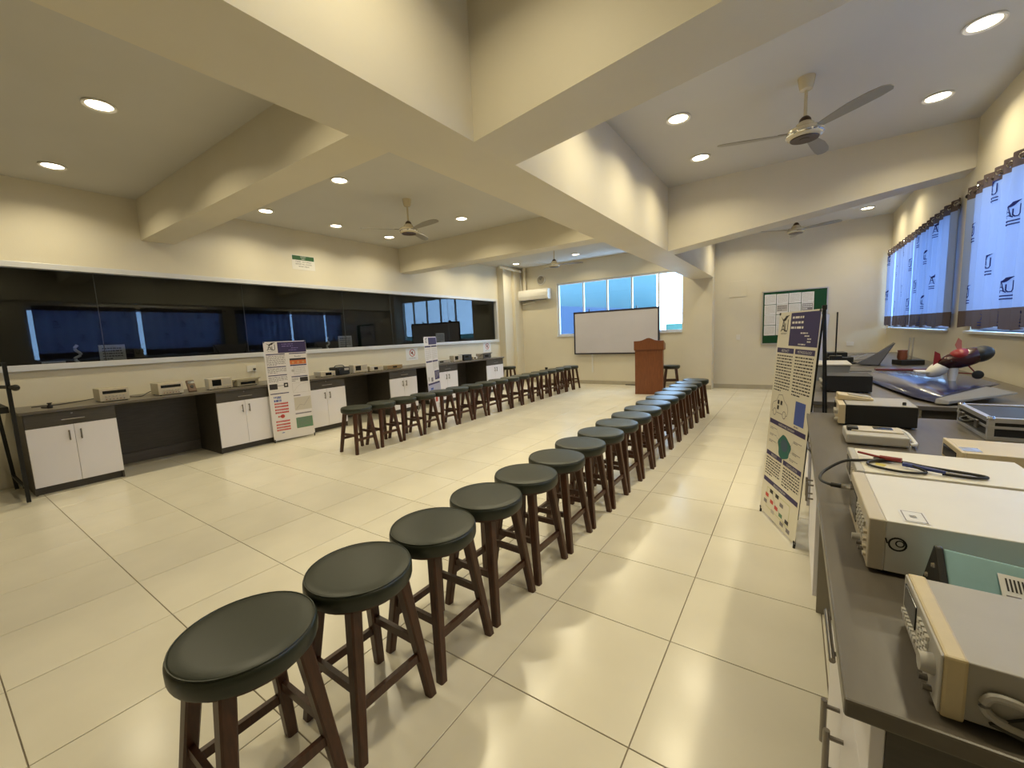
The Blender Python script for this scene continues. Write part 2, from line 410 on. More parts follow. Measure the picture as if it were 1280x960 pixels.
# outside the far window
def outside(name, b, label, cat): return b.build(name, label=label, cat=cat)
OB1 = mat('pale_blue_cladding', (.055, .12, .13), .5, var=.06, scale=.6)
OB2 = mat('darker_blue_cladding', (.046, .07, .125), .5, var=.06, scale=.6)  # the lower wall's own darker blue, also used for the thin band
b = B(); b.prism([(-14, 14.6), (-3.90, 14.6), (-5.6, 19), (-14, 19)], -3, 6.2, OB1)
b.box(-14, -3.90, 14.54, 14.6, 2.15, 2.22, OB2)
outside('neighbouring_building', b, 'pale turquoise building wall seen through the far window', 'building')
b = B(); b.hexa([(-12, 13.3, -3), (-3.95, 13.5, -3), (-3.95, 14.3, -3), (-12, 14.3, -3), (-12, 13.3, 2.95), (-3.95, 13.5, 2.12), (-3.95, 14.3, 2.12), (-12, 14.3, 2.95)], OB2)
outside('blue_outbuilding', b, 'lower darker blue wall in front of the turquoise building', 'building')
b = B(); b.box(-3.6, 2, 14.6, 14.8, -3, 1.62, mat('turquoise_paint', (.05, .13, .10), .5, var=.05)); outside('parapet_wall', b, 'low turquoise parapet at the right bottom of the far window', 'wall')

# ================================================================== CEILING LIGHTS
def make_lamp():
    t = thing('downlight', 'x', 'ceiling light', group='recessed round downlights')
    B().lathe([(.082, -.002), (.108, -.002), (.112, -.012), (.104, -.016), (.086, -.010)], OFFW, n=32, cap=False).build('trim_ring', t, smooth=True)
    B().lathe([(.001, -.006), (.084, -.006), (.084, -.003)], LED, n=32).build('diffuser', t)
    return t
def lamp_light(x, y):
    l = bpy.data.lights.new('downlight_beam', 'AREA'); l.shape = 'DISK'; l.size = .16; l.energy = LAMP_W; l.color = LAMP_COL; l.spread = math.radians(145)
    o = bpy.data.objects.new('downlight_beam', l); COL.objects.link(o); o.location = (x, y, ZC-.022)
    return o
lamp0 = None
spots = []
for bay, ys in (('front', (1.15, -.05, -1.25)), ('middle', (3.31, 4.46, 5.60)), ('far', (7.75, 8.90, 10.06))):
    for x, side in ((-6.57, 'the window-wall side'), (-4.72, 'the left middle line'), (-2.85, 'the long beam left side'), (-.985, 'the long beam right side'), (1.02, 'the curtain side')):
        for j, y in enumerate(ys):
            if x == -4.72 and j == 1: continue
            if bay == 'front' and (y < -1 or (y < 0 and x > -4)): continue
            if bay == 'far' and ((x == -.985 and j < 2) or (x == 1.02 and j == 0)): continue
            spots.append((x, y, bay, side, j))
for x, y, bay, side, j in spots:
    pos = ('nearest' if (j == 0) != (bay == 'front') else 'farthest' if (j == 2) != (bay == 'front') else 'middle')
    if bay == 'front': pos = ('farthest', 'middle', 'nearest')[j]
    lb = 'round recessed downlight in the %s ceiling bay, %s one on %s' % (bay, pos, side)
    if lamp0 is None: lamp0 = make_lamp(); lamp0.location = (x, y, ZC); lamp0['label'] = lb
    else: copy_tree(lamp0, lb, (x, y, ZC))
    lamp_light(x, y)

# ================================================================== FANS
def make_fan():
    t = thing('ceiling_fan', 'x', 'ceiling fan', group='three-blade ceiling fans')
    B().lathe([(.02, -.10), (.045, -.095), (.055, -.05), (.062, 0)], FANW, n=24).build('canopy', t, smooth=True)
    B().rod((0, 0, -.10), (0, 0, -.33), .012, FANW).build('downrod', t, smooth=True)
    B().lathe([(.045, -.345), (.042, -.325), (.026, -.305), (.014, -.30)], FANBR, n=24).build('collar', t, smooth=True)
    B().lathe([(.05, -.475), (.105, -.475), (.125, -.462), (.132, -.44), (.130, -.415), (.115, -.40), (.072, -.39), (.062, -.36), (.045, -.345)], FANW, n=36).build('motor', t, smooth=True)
    B().lathe([(.128, -.452), (.136, -.446), (.136, -.436), (.128, -.43)], CHROME, n=36, cap=False).build('chrome_ring', t, smooth=True)
    B().lathe([(.001, -.484), (.035, -.484), (.037, -.481), (.10, -.482), (.104, -.475)], FANBR, n=36).build('bottom_plate', t, smooth=True)
    for k in range(3):
        M = Matrix.Rotation(2*PI*k/3, 4, 'Z') @ Matrix.Translation((0, 0, -.425)) @ Matrix.Rotation(math.radians(-11), 4, 'X')
        out = [(.14, -.028), (.20, -.040), (.40, -.068), (.55, -.066), (.63, -.050), (.66, -.020), (.66, .012), (.64, .036), (.56, .045), (.40, .042), (.20, .032), (.14, .026)]
        B().prism(out, -.003, .003, FANB, M).build('blade', t)
        B().prism([(.10, -.018), (.20, -.022), (.20, .022), (.10, .018)], .003, .008, STEEL, M).build('blade_bracket', t)
    return t
fan = make_fan(); fan.location = (.02, 4.45, ZC); fan.rotation_euler.z = math.radians(77); fan['label'] = 'large near cream ceiling fan hanging in the right bay between four downlights'
copy_tree(fan, 'cream ceiling fan in the middle left bay, above the long dark window', (-4.66, 4.34, ZC), math.radians(113))
copy_tree(fan, 'small far ceiling fan in front of the bright far window and air conditioner', (-4.64, 8.72, ZC), math.radians(20))
copy_tree(fan, 'far right ceiling fan mostly hidden behind the cross beam above the notice board', (-.03, 8.85, ZC), math.radians(95))

# ================================================================== STOOLS
def make_stool():
    t = thing('stool', 'x', 'stool', group='x')
    R = .2
    B().lathe([(R-.012, .540), (R-.003, .543), (R, .552), (R+.001, .575), (R, .590), (R-.003, .596), (R-.008, .6005), (R-.014, .6030), (R-.05, .6055), (.08, .607), (.001, .6075)], SEAT, n=48).build('seat', t, smooth=True)
    pts = [((R-.0065)*math.cos(a), (R-.0065)*math.sin(a), .6005) for a in [2*PI*i/48 for i in range(49)]]
    B().tube(pts, .0028, SEAT, 6).build('piping', t, smooth=True)
    B().lathe([(R-.03, .522), (R-.02, .526), (R-.02, .540)], WOOD, n=40).build('seat_board', t, smooth=True)
    tp, ft = .108, .168
    def at(sx, sy, z): k = 1-z/.53; return Vector((sx*(tp+(ft-tp)*k), sy*(tp+(ft-tp)*k), z))
    for sx, sy in ((-1, -1), (1, -1), (1, 1), (-1, 1)):
        b = B(); a, c = .023, .017; ch = .006
        def sec(z, w, d):
            p = at(sx, sy, z)
            return [(p.x+dx, p.y+dy, z) for dx, dy in ((-w+ch, -d), (w-ch, -d), (w, -d+ch), (w, d-ch), (w-ch, d), (-w+ch, d), (-w, d-ch), (-w, -d+ch))]
        vs = sec(0, a-.003, c+.002)+sec(.53, a+.002, c+.006)
        b.add(vs, [tuple(range(7, -1, -1)), tuple(range(8, 16))]+[(i, (i+1) % 8, 8+(i+1) % 8, 8+i) for i in range(8)], WOOD)
        b.build('leg', t)
    for (s1, s2, z) in (((1, -1), (1, 1), .185), ((-1, -1), (-1, 1), .185), ((-1, -1), (1, -1), .245), ((-1, 1), (1, 1), .245)):
        B().bar(at(*s1, z), at(*s2, z), .018, .034, WOOD).build('stretcher', t)
    return t
stool = make_stool(); first = True
for i in range(18):
    x = -1.378+(random.uniform(-.006, .006) if 0 < i < 17 else 0) + (.03 if i == 17 else 0); y = .497+.4075*i
    lb = 'green padded wooden stool, %s' % ('nearest stool of the row down the middle of the room' if i == 0 else 'farthest stool of the middle row, by the lectern side' if i == 17 else '%s from the near end of the middle row' % ORD[i])
    if first: stool.location = (x, y, 0); stool['label'] = lb; stool['group'] = 'stools in the middle row'; o = stool; first = False
    else: o = copy_tree(stool, lb, (x, y, 0), random.choice((0, PI))+random.uniform(-.03, .03))
for i in range(17):
    lb = 'green padded wooden stool, %s' % ('nearest the front of the row along the cabinets' if i == 0 else 'farthest of the row along the cabinets, near the whiteboard' if i == 16 else '%s from the near end of the row along the cabinets' % ORD[i])
    o = copy_tree(stool, lb, (-4.87+random.uniform(-.006, .006), 3.37+.4075*i, 0), random.choice((0, PI))+random.uniform(-.03, .03)); o['group'] = 'stools in the row along the cabinets'
o = copy_tree(stool, 'single green padded stool against the far wall behind the lectern', (-2.40, 10.22, 0), .3); o['group'] = 'single stools at the far end'
o = copy_tree(stool, 'single green padded stool beyond the end of the grey worktop', (-6.62, 9.55, 0), .1); o['group'] = 'single stools at the far end'

# ================================================================== CABINETS
def bar_handle(b, p, q, off, m=STEEL, r=.006):
    p = Vector(p); q = Vector(q); o = Vector(off); d = (q-p)
    b.rod(p+o, q+o, r, m, 10)
    for k in (.14, .86): b.rod(p+d*k, p+d*k+o, r*.75, m, 8)
def cabinet(label, y0, y1, xf, xb, s, group, white=CAB_W, side=CAB_G, split_drawer=True):
    """front plane xf, back xb, s=+1 when the front looks to +x"""
    t = thing('base_cabinet', label, 'cabinet', (xf, (y0+y1)/2, 0), 0, group)
    hw = (y1-y0)/2; D = xb-xf   # signed depth
    th = .018*(-s)
    b = B(); b.box(th, D, -hw, -hw+.018, .0, .868, side); b.box(th, D, hw-.018, hw, .0, .868, side)
    b.box(th, D, -hw+.018, hw-.018, .10, .118, side); b.box(D+.012*s, D, -hw+.018, hw-.018, .118, .868, side); b.box(th, D, -hw+.018, hw-.018, .70, .715, side)
    b.build('carcass', t)
    B().box(.045*(-s), .063*(-s), -hw+.018, hw-.018, 0, .098, side).build('plinth', t)
    for k in (-1, 1):
        d = B().box(0, th, (-hw+.003 if k < 0 else .0015), (-.0015 if k < 0 else hw-.003), .085, .712, white).build('door', t, bevel=.0015)
        zh = .545 if s > 0 else .465; h = B(); yy = k*.045; bar_handle(h, (0, yy, zh), (0, yy, zh+.11), (.03*s, 0, 0), r=.0065); h.build('handle', d, smooth=True)
    dr = B().box(0, th, -hw+.003, hw-.003, .716, .864, (CAB_G if s > 0 else white)).build('drawer', t, bevel=.0015)
    h = B(); bar_handle(h, (0, -.09, .775), (0, .09, .775), (.03*s, 0, 0)); h.build('handle', dr, smooth=True)
    B().lathe([(.009, 0), (.008, .004)], STEEL, n=14, M=Matrix.Translation((0, 0, .835)) @ Matrix.Rotation(s*PI/2, 4, 'Y')).build('lock', dr)
    return t
XF = -6.53
for y0, y1, lb in ((.625, 1.33, 'grey and white base cabinet at the near end of the left worktop'),
                   (2.35, 3.06, 'grey and white base cabinet just left of the near poster banner'),
                   (3.62, 4.33, 'grey and white base cabinet just right of the near poster banner'),
                   (5.31, 6.02, 'white-doored base cabinet just left of the far poster banner'),
                   (6.58, 7.30, 'white-doored base cabinet just right of the far poster banner'),
                   (8.42, 9.16, 'white-doored base cabinet at the far end of the left worktop')):
    cabinet(lb, y0, y1, XF, XL+.01, 1, 'base cabinets along the left wall')
t = thing('worktop', 'long dark grey laminate worktop running under the dark window wall', 'worktop', (XF, 0, 0))
B().box(.03, XL-XF+.003, .60, 9.19, .868, .898, TOP_G).build('top_board', t, bevel=.003)
for a, c, lb in ((1.33, 2.35, 'first knee space, under the second power supply'), (3.06, 3.62, 'gap behind the near poster banner'), (4.33, 5.31, 'middle knee space'), (6.02, 6.58, 'gap behind the far poster banner'), (7.30, 8.42, 'far knee space')):
    t = thing('modesty_panel', 'dark grey back panel closing the '+lb, 'panel', (XF, 0, 0), 0, 'knee space back panels')
    B().box(XL-XF+.05, XL-XF+.068, a+.002, c-.002, .14, .868, CAB_G).box(XL-XF+.03, XL-XF+.05, a+.002, c-.002, .0, .135, TOP_G)  .build('back_panel', t)

# right side benches
XN = .115
cabinet('white base cabinet with steel handles at the near end of the right bench', .765, 1.42, XN, .70, -1, 'base cabinets along the right bench')
cabinet('white base cabinet with steel handles beside the leaning poster banner', 2.46, 3.20, XN, .70, -1, 'base cabinets along the right bench', side=PANELB)
cabinet('white base cabinet of the second right bench, behind the poster banner', 3.73, 4.45, XN, .70, -1, 'base cabinets along the right bench', side=PANELB)
t = thing('worktop', 'near grey worktop on the right carrying the cream test instruments', 'worktop', (XN, 0, 0))
B().box(-.035, XR-.01-XN, .745, 3.24, .868, .898, TOP_G).build('top_board', t, bevel=.004)
t = thing('end_panel', 'dark brown-grey end panel under the near end of the right worktop', 'panel', (XN, 0, 0)); B().box(.60, XR-.03-XN, .79, .808, 0, .868, CAB_G).build('board', t)
t = thing('modesty_panel', 'dark back panel of the knee space under the near right worktop', 'panel', (XN, 0, 0)); B().box(.60, .618, 1.49, 2.44, .1, .868, CAB_G).build('board', t)
t = thing('worktop', 'second grey worktop beyond the gap carrying the model aircraft', 'worktop', (XN, 0, 0))
B().box(-.035, XR-.02-XN, 3.70, 9.6, .868, .898, TOP_G).build('top_board', t, bevel=.004)
t = thing('end_panel', 'dark end panel of the second right bench facing the gap', 'panel', (XN, 0, 0)); B().box(.60, XR-.03-XN, 3.74, 3.758, 0, .868, CAB_G).build('board', t)
t = thing('end_panel', 'far end panel of the second right bench', 'panel', (XN, 0, 0)); B().box(.0, XR-.03-XN, 9.5, 9.518, 0, .868, CAB_G).build('board', t)

# ================================================================== INSTRUMENTS
TZ = .898
def knob(b, x, z, y, r=.009, l=.014, m=GREYM, n=14): b.lathe([(r, 0), (r*.9, l)], m, n=n, M=Matrix.Translation((x, y, z)) @ Matrix.Rotation(PI/2, 4, 'X'))
def bench_box(name, label, cat, w, d, h, loc, rotz, body=BEIGE, front=BEIGE, group=None, screen=None, buttons=None, knobs=(), vents=False, bezel=.012, feet=True, jacks=(), handle=False, stripe=None):
    """front face looks to local -y; feet at z=0"""
    t = thing(name, label, cat, loc, rotz, group); f = .010 if feet else 0
    B().box(-w/2+.002, w/2-.002, -d/2+bezel, d/2, f, h, body).build('case', t, bevel=.002)
    B().box(-w/2, w/2, -d/2, -d/2+bezel, f, h+.001, front).build('front_panel', t, bevel=.003)
    if feet:
        for sx in (-1, 1):
            for sy in (-1, 1): B().lathe([(.011, 0), (.012, f)], BLACK, c=(sx*(w/2-.025), sy*(d/2-.03), 0), n=12).build('foot', t)
    y = -d/2
    if screen:
        x0, x1, z0, z1 = screen; B().box(x0, x1, y-.002, y+.001, z0, z1, DARK).build('display', t, bevel=.0008)
    if buttons:
        x0, x1, z0, z1, nx, nz, m = buttons; dx = (x1-x0)/nx; dz = (z1-z0)/nz
        for i in range(nx):
            for j in range(nz): B().box(x0+dx*i+dx*.18, x0+dx*(i+1)-dx*.18, y-.004, y, z0+dz*j+dz*.2, z0+dz*(j+1)-dz*.2, m).build('button', t)
    for kx, kz, kr in knobs: bb = B(); knob(bb, kx, kz, y, kr, .016, LGREY); bb.build('knob', t, smooth=True)
    for kx, kz, m in jacks: bb = B(); knob(bb, kx, kz, y, .005, .010, m, 10); bb.build('socket', t, smooth=True)
    if stripe: B().box(-w/2+.004, w/2-.004, y-.0015, y, stripe[0], stripe[1], stripe[2]).build('label_strip', t)
    if vents:
        bb = B()
        for i in range(9): bb.box(-w/2-.0005, -w/2+.004, .04+.012*i, .046+.012*i, h*.25, h*.75, BLACK)
        bb.build('vent_slots', t)
    if handle:
        pts = smoothpath([(-w/2-.004, 0, h*.5), (-w/2-.006, -d*.35, h*.9), (-w/2, -d/2-.03, h+.01), (w/2, -d/2-.03, h+.01), (w/2+.006, -d*.35, h*.9), (w/2+.004, 0, h*.5)], 4)
        B().tube(pts, .006, front, 8).build('carrying_handle', t, smooth=True)
    return t
LR = PI/2   # fronts look to +x (left bench)
RRo = -PI/2  # fronts look to -x (right bench)
def left_item(label, y0, y1, h, d=.28, xf=-6.64, **k):
    return bench_box(k.pop('name', 'bench_instrument'), label, k.pop('cat', 'instrument'), y1-y0, d, h, (xf-d/2, (y0+y1)/2, TZ), LR, group='test instruments on the left worktop', **k)
def psu(label, y0, y1):
    w = y1-y0
    return left_item(label, y0, y1, .155, d=.30, name='power_supply', body=YELLOWED, front=BEIGE, screen=(-w*.40, w*.40, .095, .130), knobs=[(-w*.3+.12*w*i, .065, .008) for i in range(6)], jacks=[(-w*.3+.12*w*i, .03, (REDP, BLACK)[i % 2]) for i in range(6)], feet=True)
psu('cream bench power supply with dark display on the near cabinet', 1.24, 1.50)
psu('cream bench power supply over the first knee space, beside the brown meter', 1.78, 2.04)
def scope(label, y0, y1, h=.155, **k):
    w = y1-y0
    return left_item(label, y0, y1, h, d=.14, name='oscilloscope', body=LGREY, front=BEIGE, screen=(-w*.36, w*.02, .05, .135), buttons=(w*.1, w*.45, .06, .14, 4, 4, LGREY), knobs=[(w*.15, .035, .009), (w*.28, .035, .009), (w*.40, .035, .009)], jacks=[(-w*.3, .022, STEEL), (-w*.15, .022, STEEL)], **k)
scope('small cream oscilloscope with square dark screen above the second cabinet', 2.33, 2.62)
scope('cream oscilloscope over the dark middle knee space, beside the black projector', 4.61, 4.91)
scope('cream oscilloscope over the far knee space', 7.32, 7.62, .15)
left_item('low olive instrument with carrying handle just left of the near banner', 2.68, 2.97, .10, body=YELLOWED, front=YELLOWED, screen=(-.10, .10, .03, .065), handle=True)
left_item('small grey meter with dark screen just right of the near banner', 3.97, 4.24, .09, d=.22, body=LGREY, front=BEIGE, screen=(-.05, .06, .025, .07), knobs=[(.1, .045, .012)])
left_item('small cream function generator right of the middle oscilloscope', 4.96, 5.27, .10, d=.25, body=YELLOWED, front=BEIGE, screen=(-.06, .03, .03, .08), buttons=(.05, .14, .03, .08, 3, 2, LGREY))
left_item('flat wooden-brown instrument on the fourth cabinet', 5.37, 5.75, .08, d=.25, body=YELLOWED, front=mat('olive_brown', (.28, .18, .07), .5, var=.1), screen=(-.05, .05, .03, .06))
left_item('low grey instrument right of the far banner', 6.73, 7.20, .075, d=.25, body=LGREY, front=GREYM, screen=(-.12, .0, .025, .055), buttons=(.03, .2, .02, .06, 4, 2, BEIGE))
left_item('small black box next to the far oscilloscope', 7.69, 7.98, .15, d=.2, body=BLACK, front=BLACK, screen=(-.1, .02, .08, .12))
left_item('tiny beige module right of the far black box', 8.03, 8.20, .08, d=.12, body=BEIGE, front=BEIGE, screen=(-.04, .02, .03, .06))
left_item('dark grey instrument on the last cabinet under the far no-smoking notice', 8.45, 8.78, .13, d=.25, body=GREYM, front=CAB_G, screen=(-.1, .05, .04, .09), handle=True)
# black projector / battery pack
t = thing('projector', 'black projector-like box with white marks between meter and oscilloscope', 'projector', (-6.76, 4.40, TZ), LR, 'test instruments on the left worktop')
B().box(-.13, .13, -.12, .12, .005, .14, BLACK).build('body', t, bevel=.012)
B().rod((-.07, -.12, .07), (-.07, -.16, .07), .04, BLACK, 20).build('lens', t, smooth=True)
B().box(.02, .11, -.122, -.12, .08, .12, LGREY).build('label_plate', t)
B().tube(smoothpath([(-.10, 0, .14), (-.06, 0, .165), (.06, 0, .165), (.10, 0, .14)], 4), .008, BLACK).build('carrying_handle', t, smooth=True)
# brown handheld meter leaning
t = thing('multimeter', 'brown handheld multimeter standing tilted beside the second power supply', 'meter', (-6.72, 2.165, TZ), LR, 'test instruments on the left worktop')
M = Matrix.Rotation(math.radians(-28), 4, 'X'); BR = mat('brown_rubber', (.13, .075, .045), .5)
B().box(-.045, .045, -.02, .02, .0, .17, BR, M).build('body', t, bevel=.008)
B().box(-.035, .035, -.023, -.02, .115, .155, DARK, M).build('display', t)
B().lathe([(.022, 0), (.02, .008)], BLACK, n=16, M=M @ Matrix.Translation((0, -.02, .07)) @ Matrix.Rotation(PI/2, 4, 'X')).build('dial', t)
B().box(-.02, .02, .02, .10, 0, .012, BR).build('tilt_stand', t)
# cables on left worktop
def cable(label, pts, r, m, name='cable', cat='cable', group=None): return B().tube(smoothpath(pts, 8), r, m, 8).build(name, smooth=True, label=label, cat=cat, group=group)
cable('black cable lying behind the first power supply on the left worktop', [(-7.02, .75, TZ+.006), (-7.0, .95, TZ+.006), (-7.1, 1.1, TZ+.006), (-7.15, 1.3, TZ+.02), (-6.96, 1.34, TZ+.06)], .005, BLACK)
cable('black cable between the two cream power supplies', [(-6.96, 1.42, TZ+.05), (-7.05, 1.55, TZ+.008), (-6.85, 1.65, TZ+.006), (-7.0, 1.76, TZ+.03), (-6.96, 1.85, TZ+.07)], .005, BLACK)
t = thing('hand_clamp', 'small black clamp tool lying on the near end of the left worktop', 'tool', (-6.75, .83, TZ), .4)
B().box(-.07, .03, -.008, .008, 0, .014, BLACK).build('jaw', t, bevel=.002); B().lathe([(.02, 0), (.024, .02), (.012, .045), (.022, .055), (.02, .06)], BLACK, c=(.05, 0, 0), n=16).build('handle', t, smooth=True)

# ================================================================== RIGHT BENCH ITEMS
# nearest: half-rack signal generator, front at x=.185
t = bench_box('signal_generator', 'grey signal generator with yellowed plastic bezel, nearest instrument on the right bench', 'instrument', .232, .40, .098, (.185+.20, .888, TZ), RRo,
              body=GREYM, front=LGREY, bezel=.004, screen=(-.100, -.02, .046, .088), buttons=(.0, .060, .030, .088, 4, 5, OFFW), knobs=[(.085, .062, .015)], jacks=[(.085, .022, STEEL), (.062, .022, STEEL)])
B().box(-.118, .118, -.197, -.172, .006, .101, mat('yellowed_bezel', (.56, .46, .28), .4, var=.06, scale=25)).build('bezel', t, bevel=.004)
for i in range(8): B().box(-.10+.0125*i, -.092+.0125*i, -.205, -.20, .032, .040, OFFW).build('soft_key', t)
bb = B()
for i in range(14):
    for j in range(6): bb.lathe([(.0022, 0), (.0022, .0012)], BLACK, n=6, M=Matrix.Translation((.1155, -.06+.009*i+(.0045 if j % 2 else 0), .028+.009*j)) @ Matrix.Rotation(PI/2, 4, 'Y'))
bb.build('vent_holes', t)
hp = smoothpath([(.117, -.10, .045), (.119, -.125, .060), (.119, -.15, .060), (.119, -.155, .04), (.119, -.13, .025), (.118, -.05, .015), (.117, .02, .010)], 5)
B().tube(hp, .006, GREYM, 8).build('carrying_handle', t, smooth=True)
B().prism([(-.15, .02), (-.10, .056), (-.06, .05), (.0, .02), (.03, .01), (-.12, .012)], 0, .006, mat('dark_grey_rubber', (.05, .048, .04), .6), Matrix.Translation((.1155, 0, 0)) @ Matrix(((0, 0, 1, 0), (1, 0, 0, 0), (0, 1, 0, 0), (0, 0, 0, 1)))).build('handle_hub', t)
# big cream spectrum analyser
t = bench_box('spectrum_analyser', 'large cream spectrum analyser box with round black doodle mark on its side', 'instrument', .36, .60, .128, (.152+.30, 1.362, TZ), RRo,
              body=OFFW, front=BEIGE, bezel=.03, screen=(-.16, -.02, .035, .105), buttons=(.0, .14, .05, .105, 6, 3, LGREY), knobs=[(.06, .03, .009)], jacks=[(.09, .028, STEEL), (.12, .028, STEEL)])
M2 = Matrix(((0, 0, 1, .1785), (1, 0, 0, -.27), (0, 1, 0, 0), (0, 0, 0, 1)))
fn = flat_fn((.18, -.30, 0), (0, 1, 0), (0, 0, 1), .0008)
p = Print(fn); p.disc(.050, .078, .016, INK, r2=.0125, n=20); p.disc(.054, .080, .008, INK, r2=.0055, n=14); p.line([(.033, .078), (.030, .088)], .003, INK); p.b.build('doodle_mark', t)
p = Print(flat_fn((0, -.27, .128), (1, 0, 0), (0, 1, 0), .001)); p.rect(.095, .165, .03, .075, PAPER); p.text('LAB 04' if False else 'IIII', .13, .045, .012, INK, .0004); p.line([(.10, .035), (.16, .035), (.16, .07), (.10, .07)], .002, INKG, .0004, True); p.b.build('asset_sticker', t)
bb = B()
for i in range(6): bb.box(.1795, .1812, .06+.014*i, .067+.014*i, .055, .10, BLACK)
bb.build('vent_slots', t)
bb = B()
for i in range(4): bb.box(.150, .165, -.306, -.30, .030+.018*i, .036+.018*i, BEIGE)
bb.build('front_ribs', t)
# flat grey-white instrument under the probe
t = bench_box('flat_instrument', 'flat pale instrument with the black probe cable lying on its top', 'instrument', .30, .42, .098, (.178+.21, 1.815, TZ), RRo,
              body=PAPERC, front=LGREY, bezel=.02, screen=(-.12, -.02, .03, .08), buttons=(.02, .12, .03, .08, 4, 3, BEIGE), jacks=[(.10, .015, STEEL)])
p = Print(flat_fn((0, -.21, .098), (1, 0, 0), (0, 1, 0), .001)); p.poly([(.03, .06), (.06, .055), (.075, .075), (.05, .085)], mat('yellow_sticker', (.6, .5, .1), .6)); p.b.build('yellow_sticker', t)
z = TZ+.098+.006
t = thing('probe_lead', 'black coaxial lead with red and blue clips looped over the flat instrument', 'cable', (0, 0, 0))
B().tube(smoothpath([(.135, 1.60, .958), (.105, 1.61, .957), (.085, 1.66, .955), (.098, 1.72, .965), (.15, 1.76, .995), (.20, 1.775, z), (.26, 1.80, z), (.31, 1.80, z), (.36, 1.77, z), (.45, 1.74, z), (.475, 1.72, z), (.44, 1.70, z), (.38, 1.71, z)], 8), .0045, BLACK, 8).build('cable', t, smooth=True)
B().tube(smoothpath([(.28, 1.80, z+.008), (.22, 1.77, z), (.22, 1.72, z), (.28, 1.685, z), (.33, 1.69, z), (.345, 1.715, z), (.32, 1.74, z+.008)], 8), .004, BLACK, 8).build('loop', t, smooth=True)
B().rod((.165, 1.60, .958), (.135, 1.60, .958), .008, CHROME, 14).rod((.135, 1.60, .958), (.11, 1.605, .958), .007, BLACK, 12).build('connector', t, smooth=True)
B().rod((.30, 1.755, z+.006), (.385, 1.705, z+.006), .0075, BLUEP, 12, .005).build('blue_grip', t, smooth=True)
B().rod((.25, 1.80, z+.010), (.30, 1.778, z+.012), .007, REDP, 12).rod((.20, 1.86, z+.006), (.25, 1.80, z+.010), .004, REDP, 10).build('red_clip', t, smooth=True)
B().lathe([(.01, 0), (.022, .006), (.012, .014)], BLACK, c=(.255, 1.81, z-.004), n=16).build('clip_body', t, smooth=True)
# handheld LCR meter lying in its tray
t = thing('handheld_meter', 'grey handheld meter lying flat behind the flat instrument', 'meter', (.325, 2.53, TZ), 0)
B().box(-.11, .11, -.10, .10, .004, .05, LGREY).build('body', t, bevel=.008)
B().box(-.085, .10, -.03, .085, .05, .056, BEIGE).box(.0, .07, .02, .07, .056, .058, DARK).build('keypad', t)
B().box(-.10, -.06, -.02, .03, .05, .066, BLACK).build('rocker', t)
B().tube(smoothpath([(.09, .09, .05), (.12, .06, .04), (.135, .0, .02), (.13, -.08, .02), (.11, -.095, .02)], 4), .008, OFFW).build('tilt_bail', t, smooth=True)
# black instrument with cream front
t = bench_box('bench_supply', 'black-cased instrument with cream front panel behind the handheld meter', 'instrument', .30, .32, .115, (.215+.16, 3.02, TZ), RRo, body=BLACK, front=CREAM, bezel=.03, screen=(-.12, .0, .05, .10), knobs=[(.05, .07, .014), (.1, .07, .014), (.12, .03, .010)])
B().box(-.145, .145, -.125, .158, .115, .118, GREYM).build('top_cover', t)
t = thing('cream_keypad_unit', 'small cream keypad unit with sloping top on the black-cased instrument', 'instrument', (.30, 3.09, TZ+.118), 0)
B().hexa([(-.08, -.06, 0), (.08, -.06, 0), (.08, .06, 0), (-.08, .06, 0), (-.08, -.06, .035), (.08, -.06, .012), (.08, .06, .012), (-.08, .06, .035)], CREAM).build('housing', t, bevel=.004)
B().hexa([(-.03, -.045, .0285), (.07, -.045, .014), (.07, .045, .014), (-.03, .045, .0285), (-.03, -.045, .032), (.07, -.045, .0175), (.07, .045, .0175), (-.03, .045, .032)], YELLOWED).build('keypad', t)
t = thing('knob_cap', 'tiny black knob standing on the black-cased instrument', 'knob', (.49, 2.93, TZ+.118)); B().lathe([(.008, 0), (.008, .012), (.006, .016)], BLACK, n=14).build('cap', t, smooth=True)
# low cream box (right)
t = bench_box('cream_box', 'cream box instrument with shiny sticker at the right edge beyond the flat instrument', 'instrument', .24, .30, .082, (.514+.15, 2.225, TZ), RRo, body=CREAM, front=CREAM, bezel=.012, screen=(-.1, .06, .02, .065))
p = Print(flat_fn((0, -.15, .082), (1, 0, 0), (0, 1, 0), .001)); p.rect(.03, .09, .01, .06, mat('foil_sticker', (.75, .72, .6), .2, .6)); p.b.build('sticker', t)
# aluminium flight case
t = thing('flight_case', 'black flight case with aluminium edges on the right worktop', 'case', (.745, 2.75, TZ), 0)
W_, D_, H_ = .55, .43, .105
B().box(.008, W_-.008, .008, D_-.008, .008, H_-.006, BLACK).build('shell', t)
bb = B()
for x in (.0, W_-.022):
    bb.box(x, x+.022, 0, D_, H_-.022, H_, ALU); bb.box(x, x+.022, 0, D_, 0, .018, ALU)
for y in (0, D_-.022):
    bb.box(.022, W_-.022, y, y+.022, H_-.022, H_, ALU); bb.box(.022, W_-.022, y, y+.022, 0, .018, ALU)
    for x in (0, W_-.022): bb.box(x, x+.022, y, y+.022, .018, H_-.022, ALU)
bb.box(-.002, 0, 0, D_, .055, .068, ALU); bb.box(0, W_, -.002, 0, .055, .068, ALU)
bb.build('edge_trim', t, bevel=.004)
for x, y in ((0, 0), (W_, 0), (0, D_), (W_, D_)):
    bb = B(); bb.lathe([(.004, -.014), (.014, -.008), (.016, 0), (.010, .008)], CHROME, c=(min(max(x, .012), W_-.012), min(max(y, .012), D_-.012), H_-.003), n=14); bb.build('corner_cap', t, smooth=True)
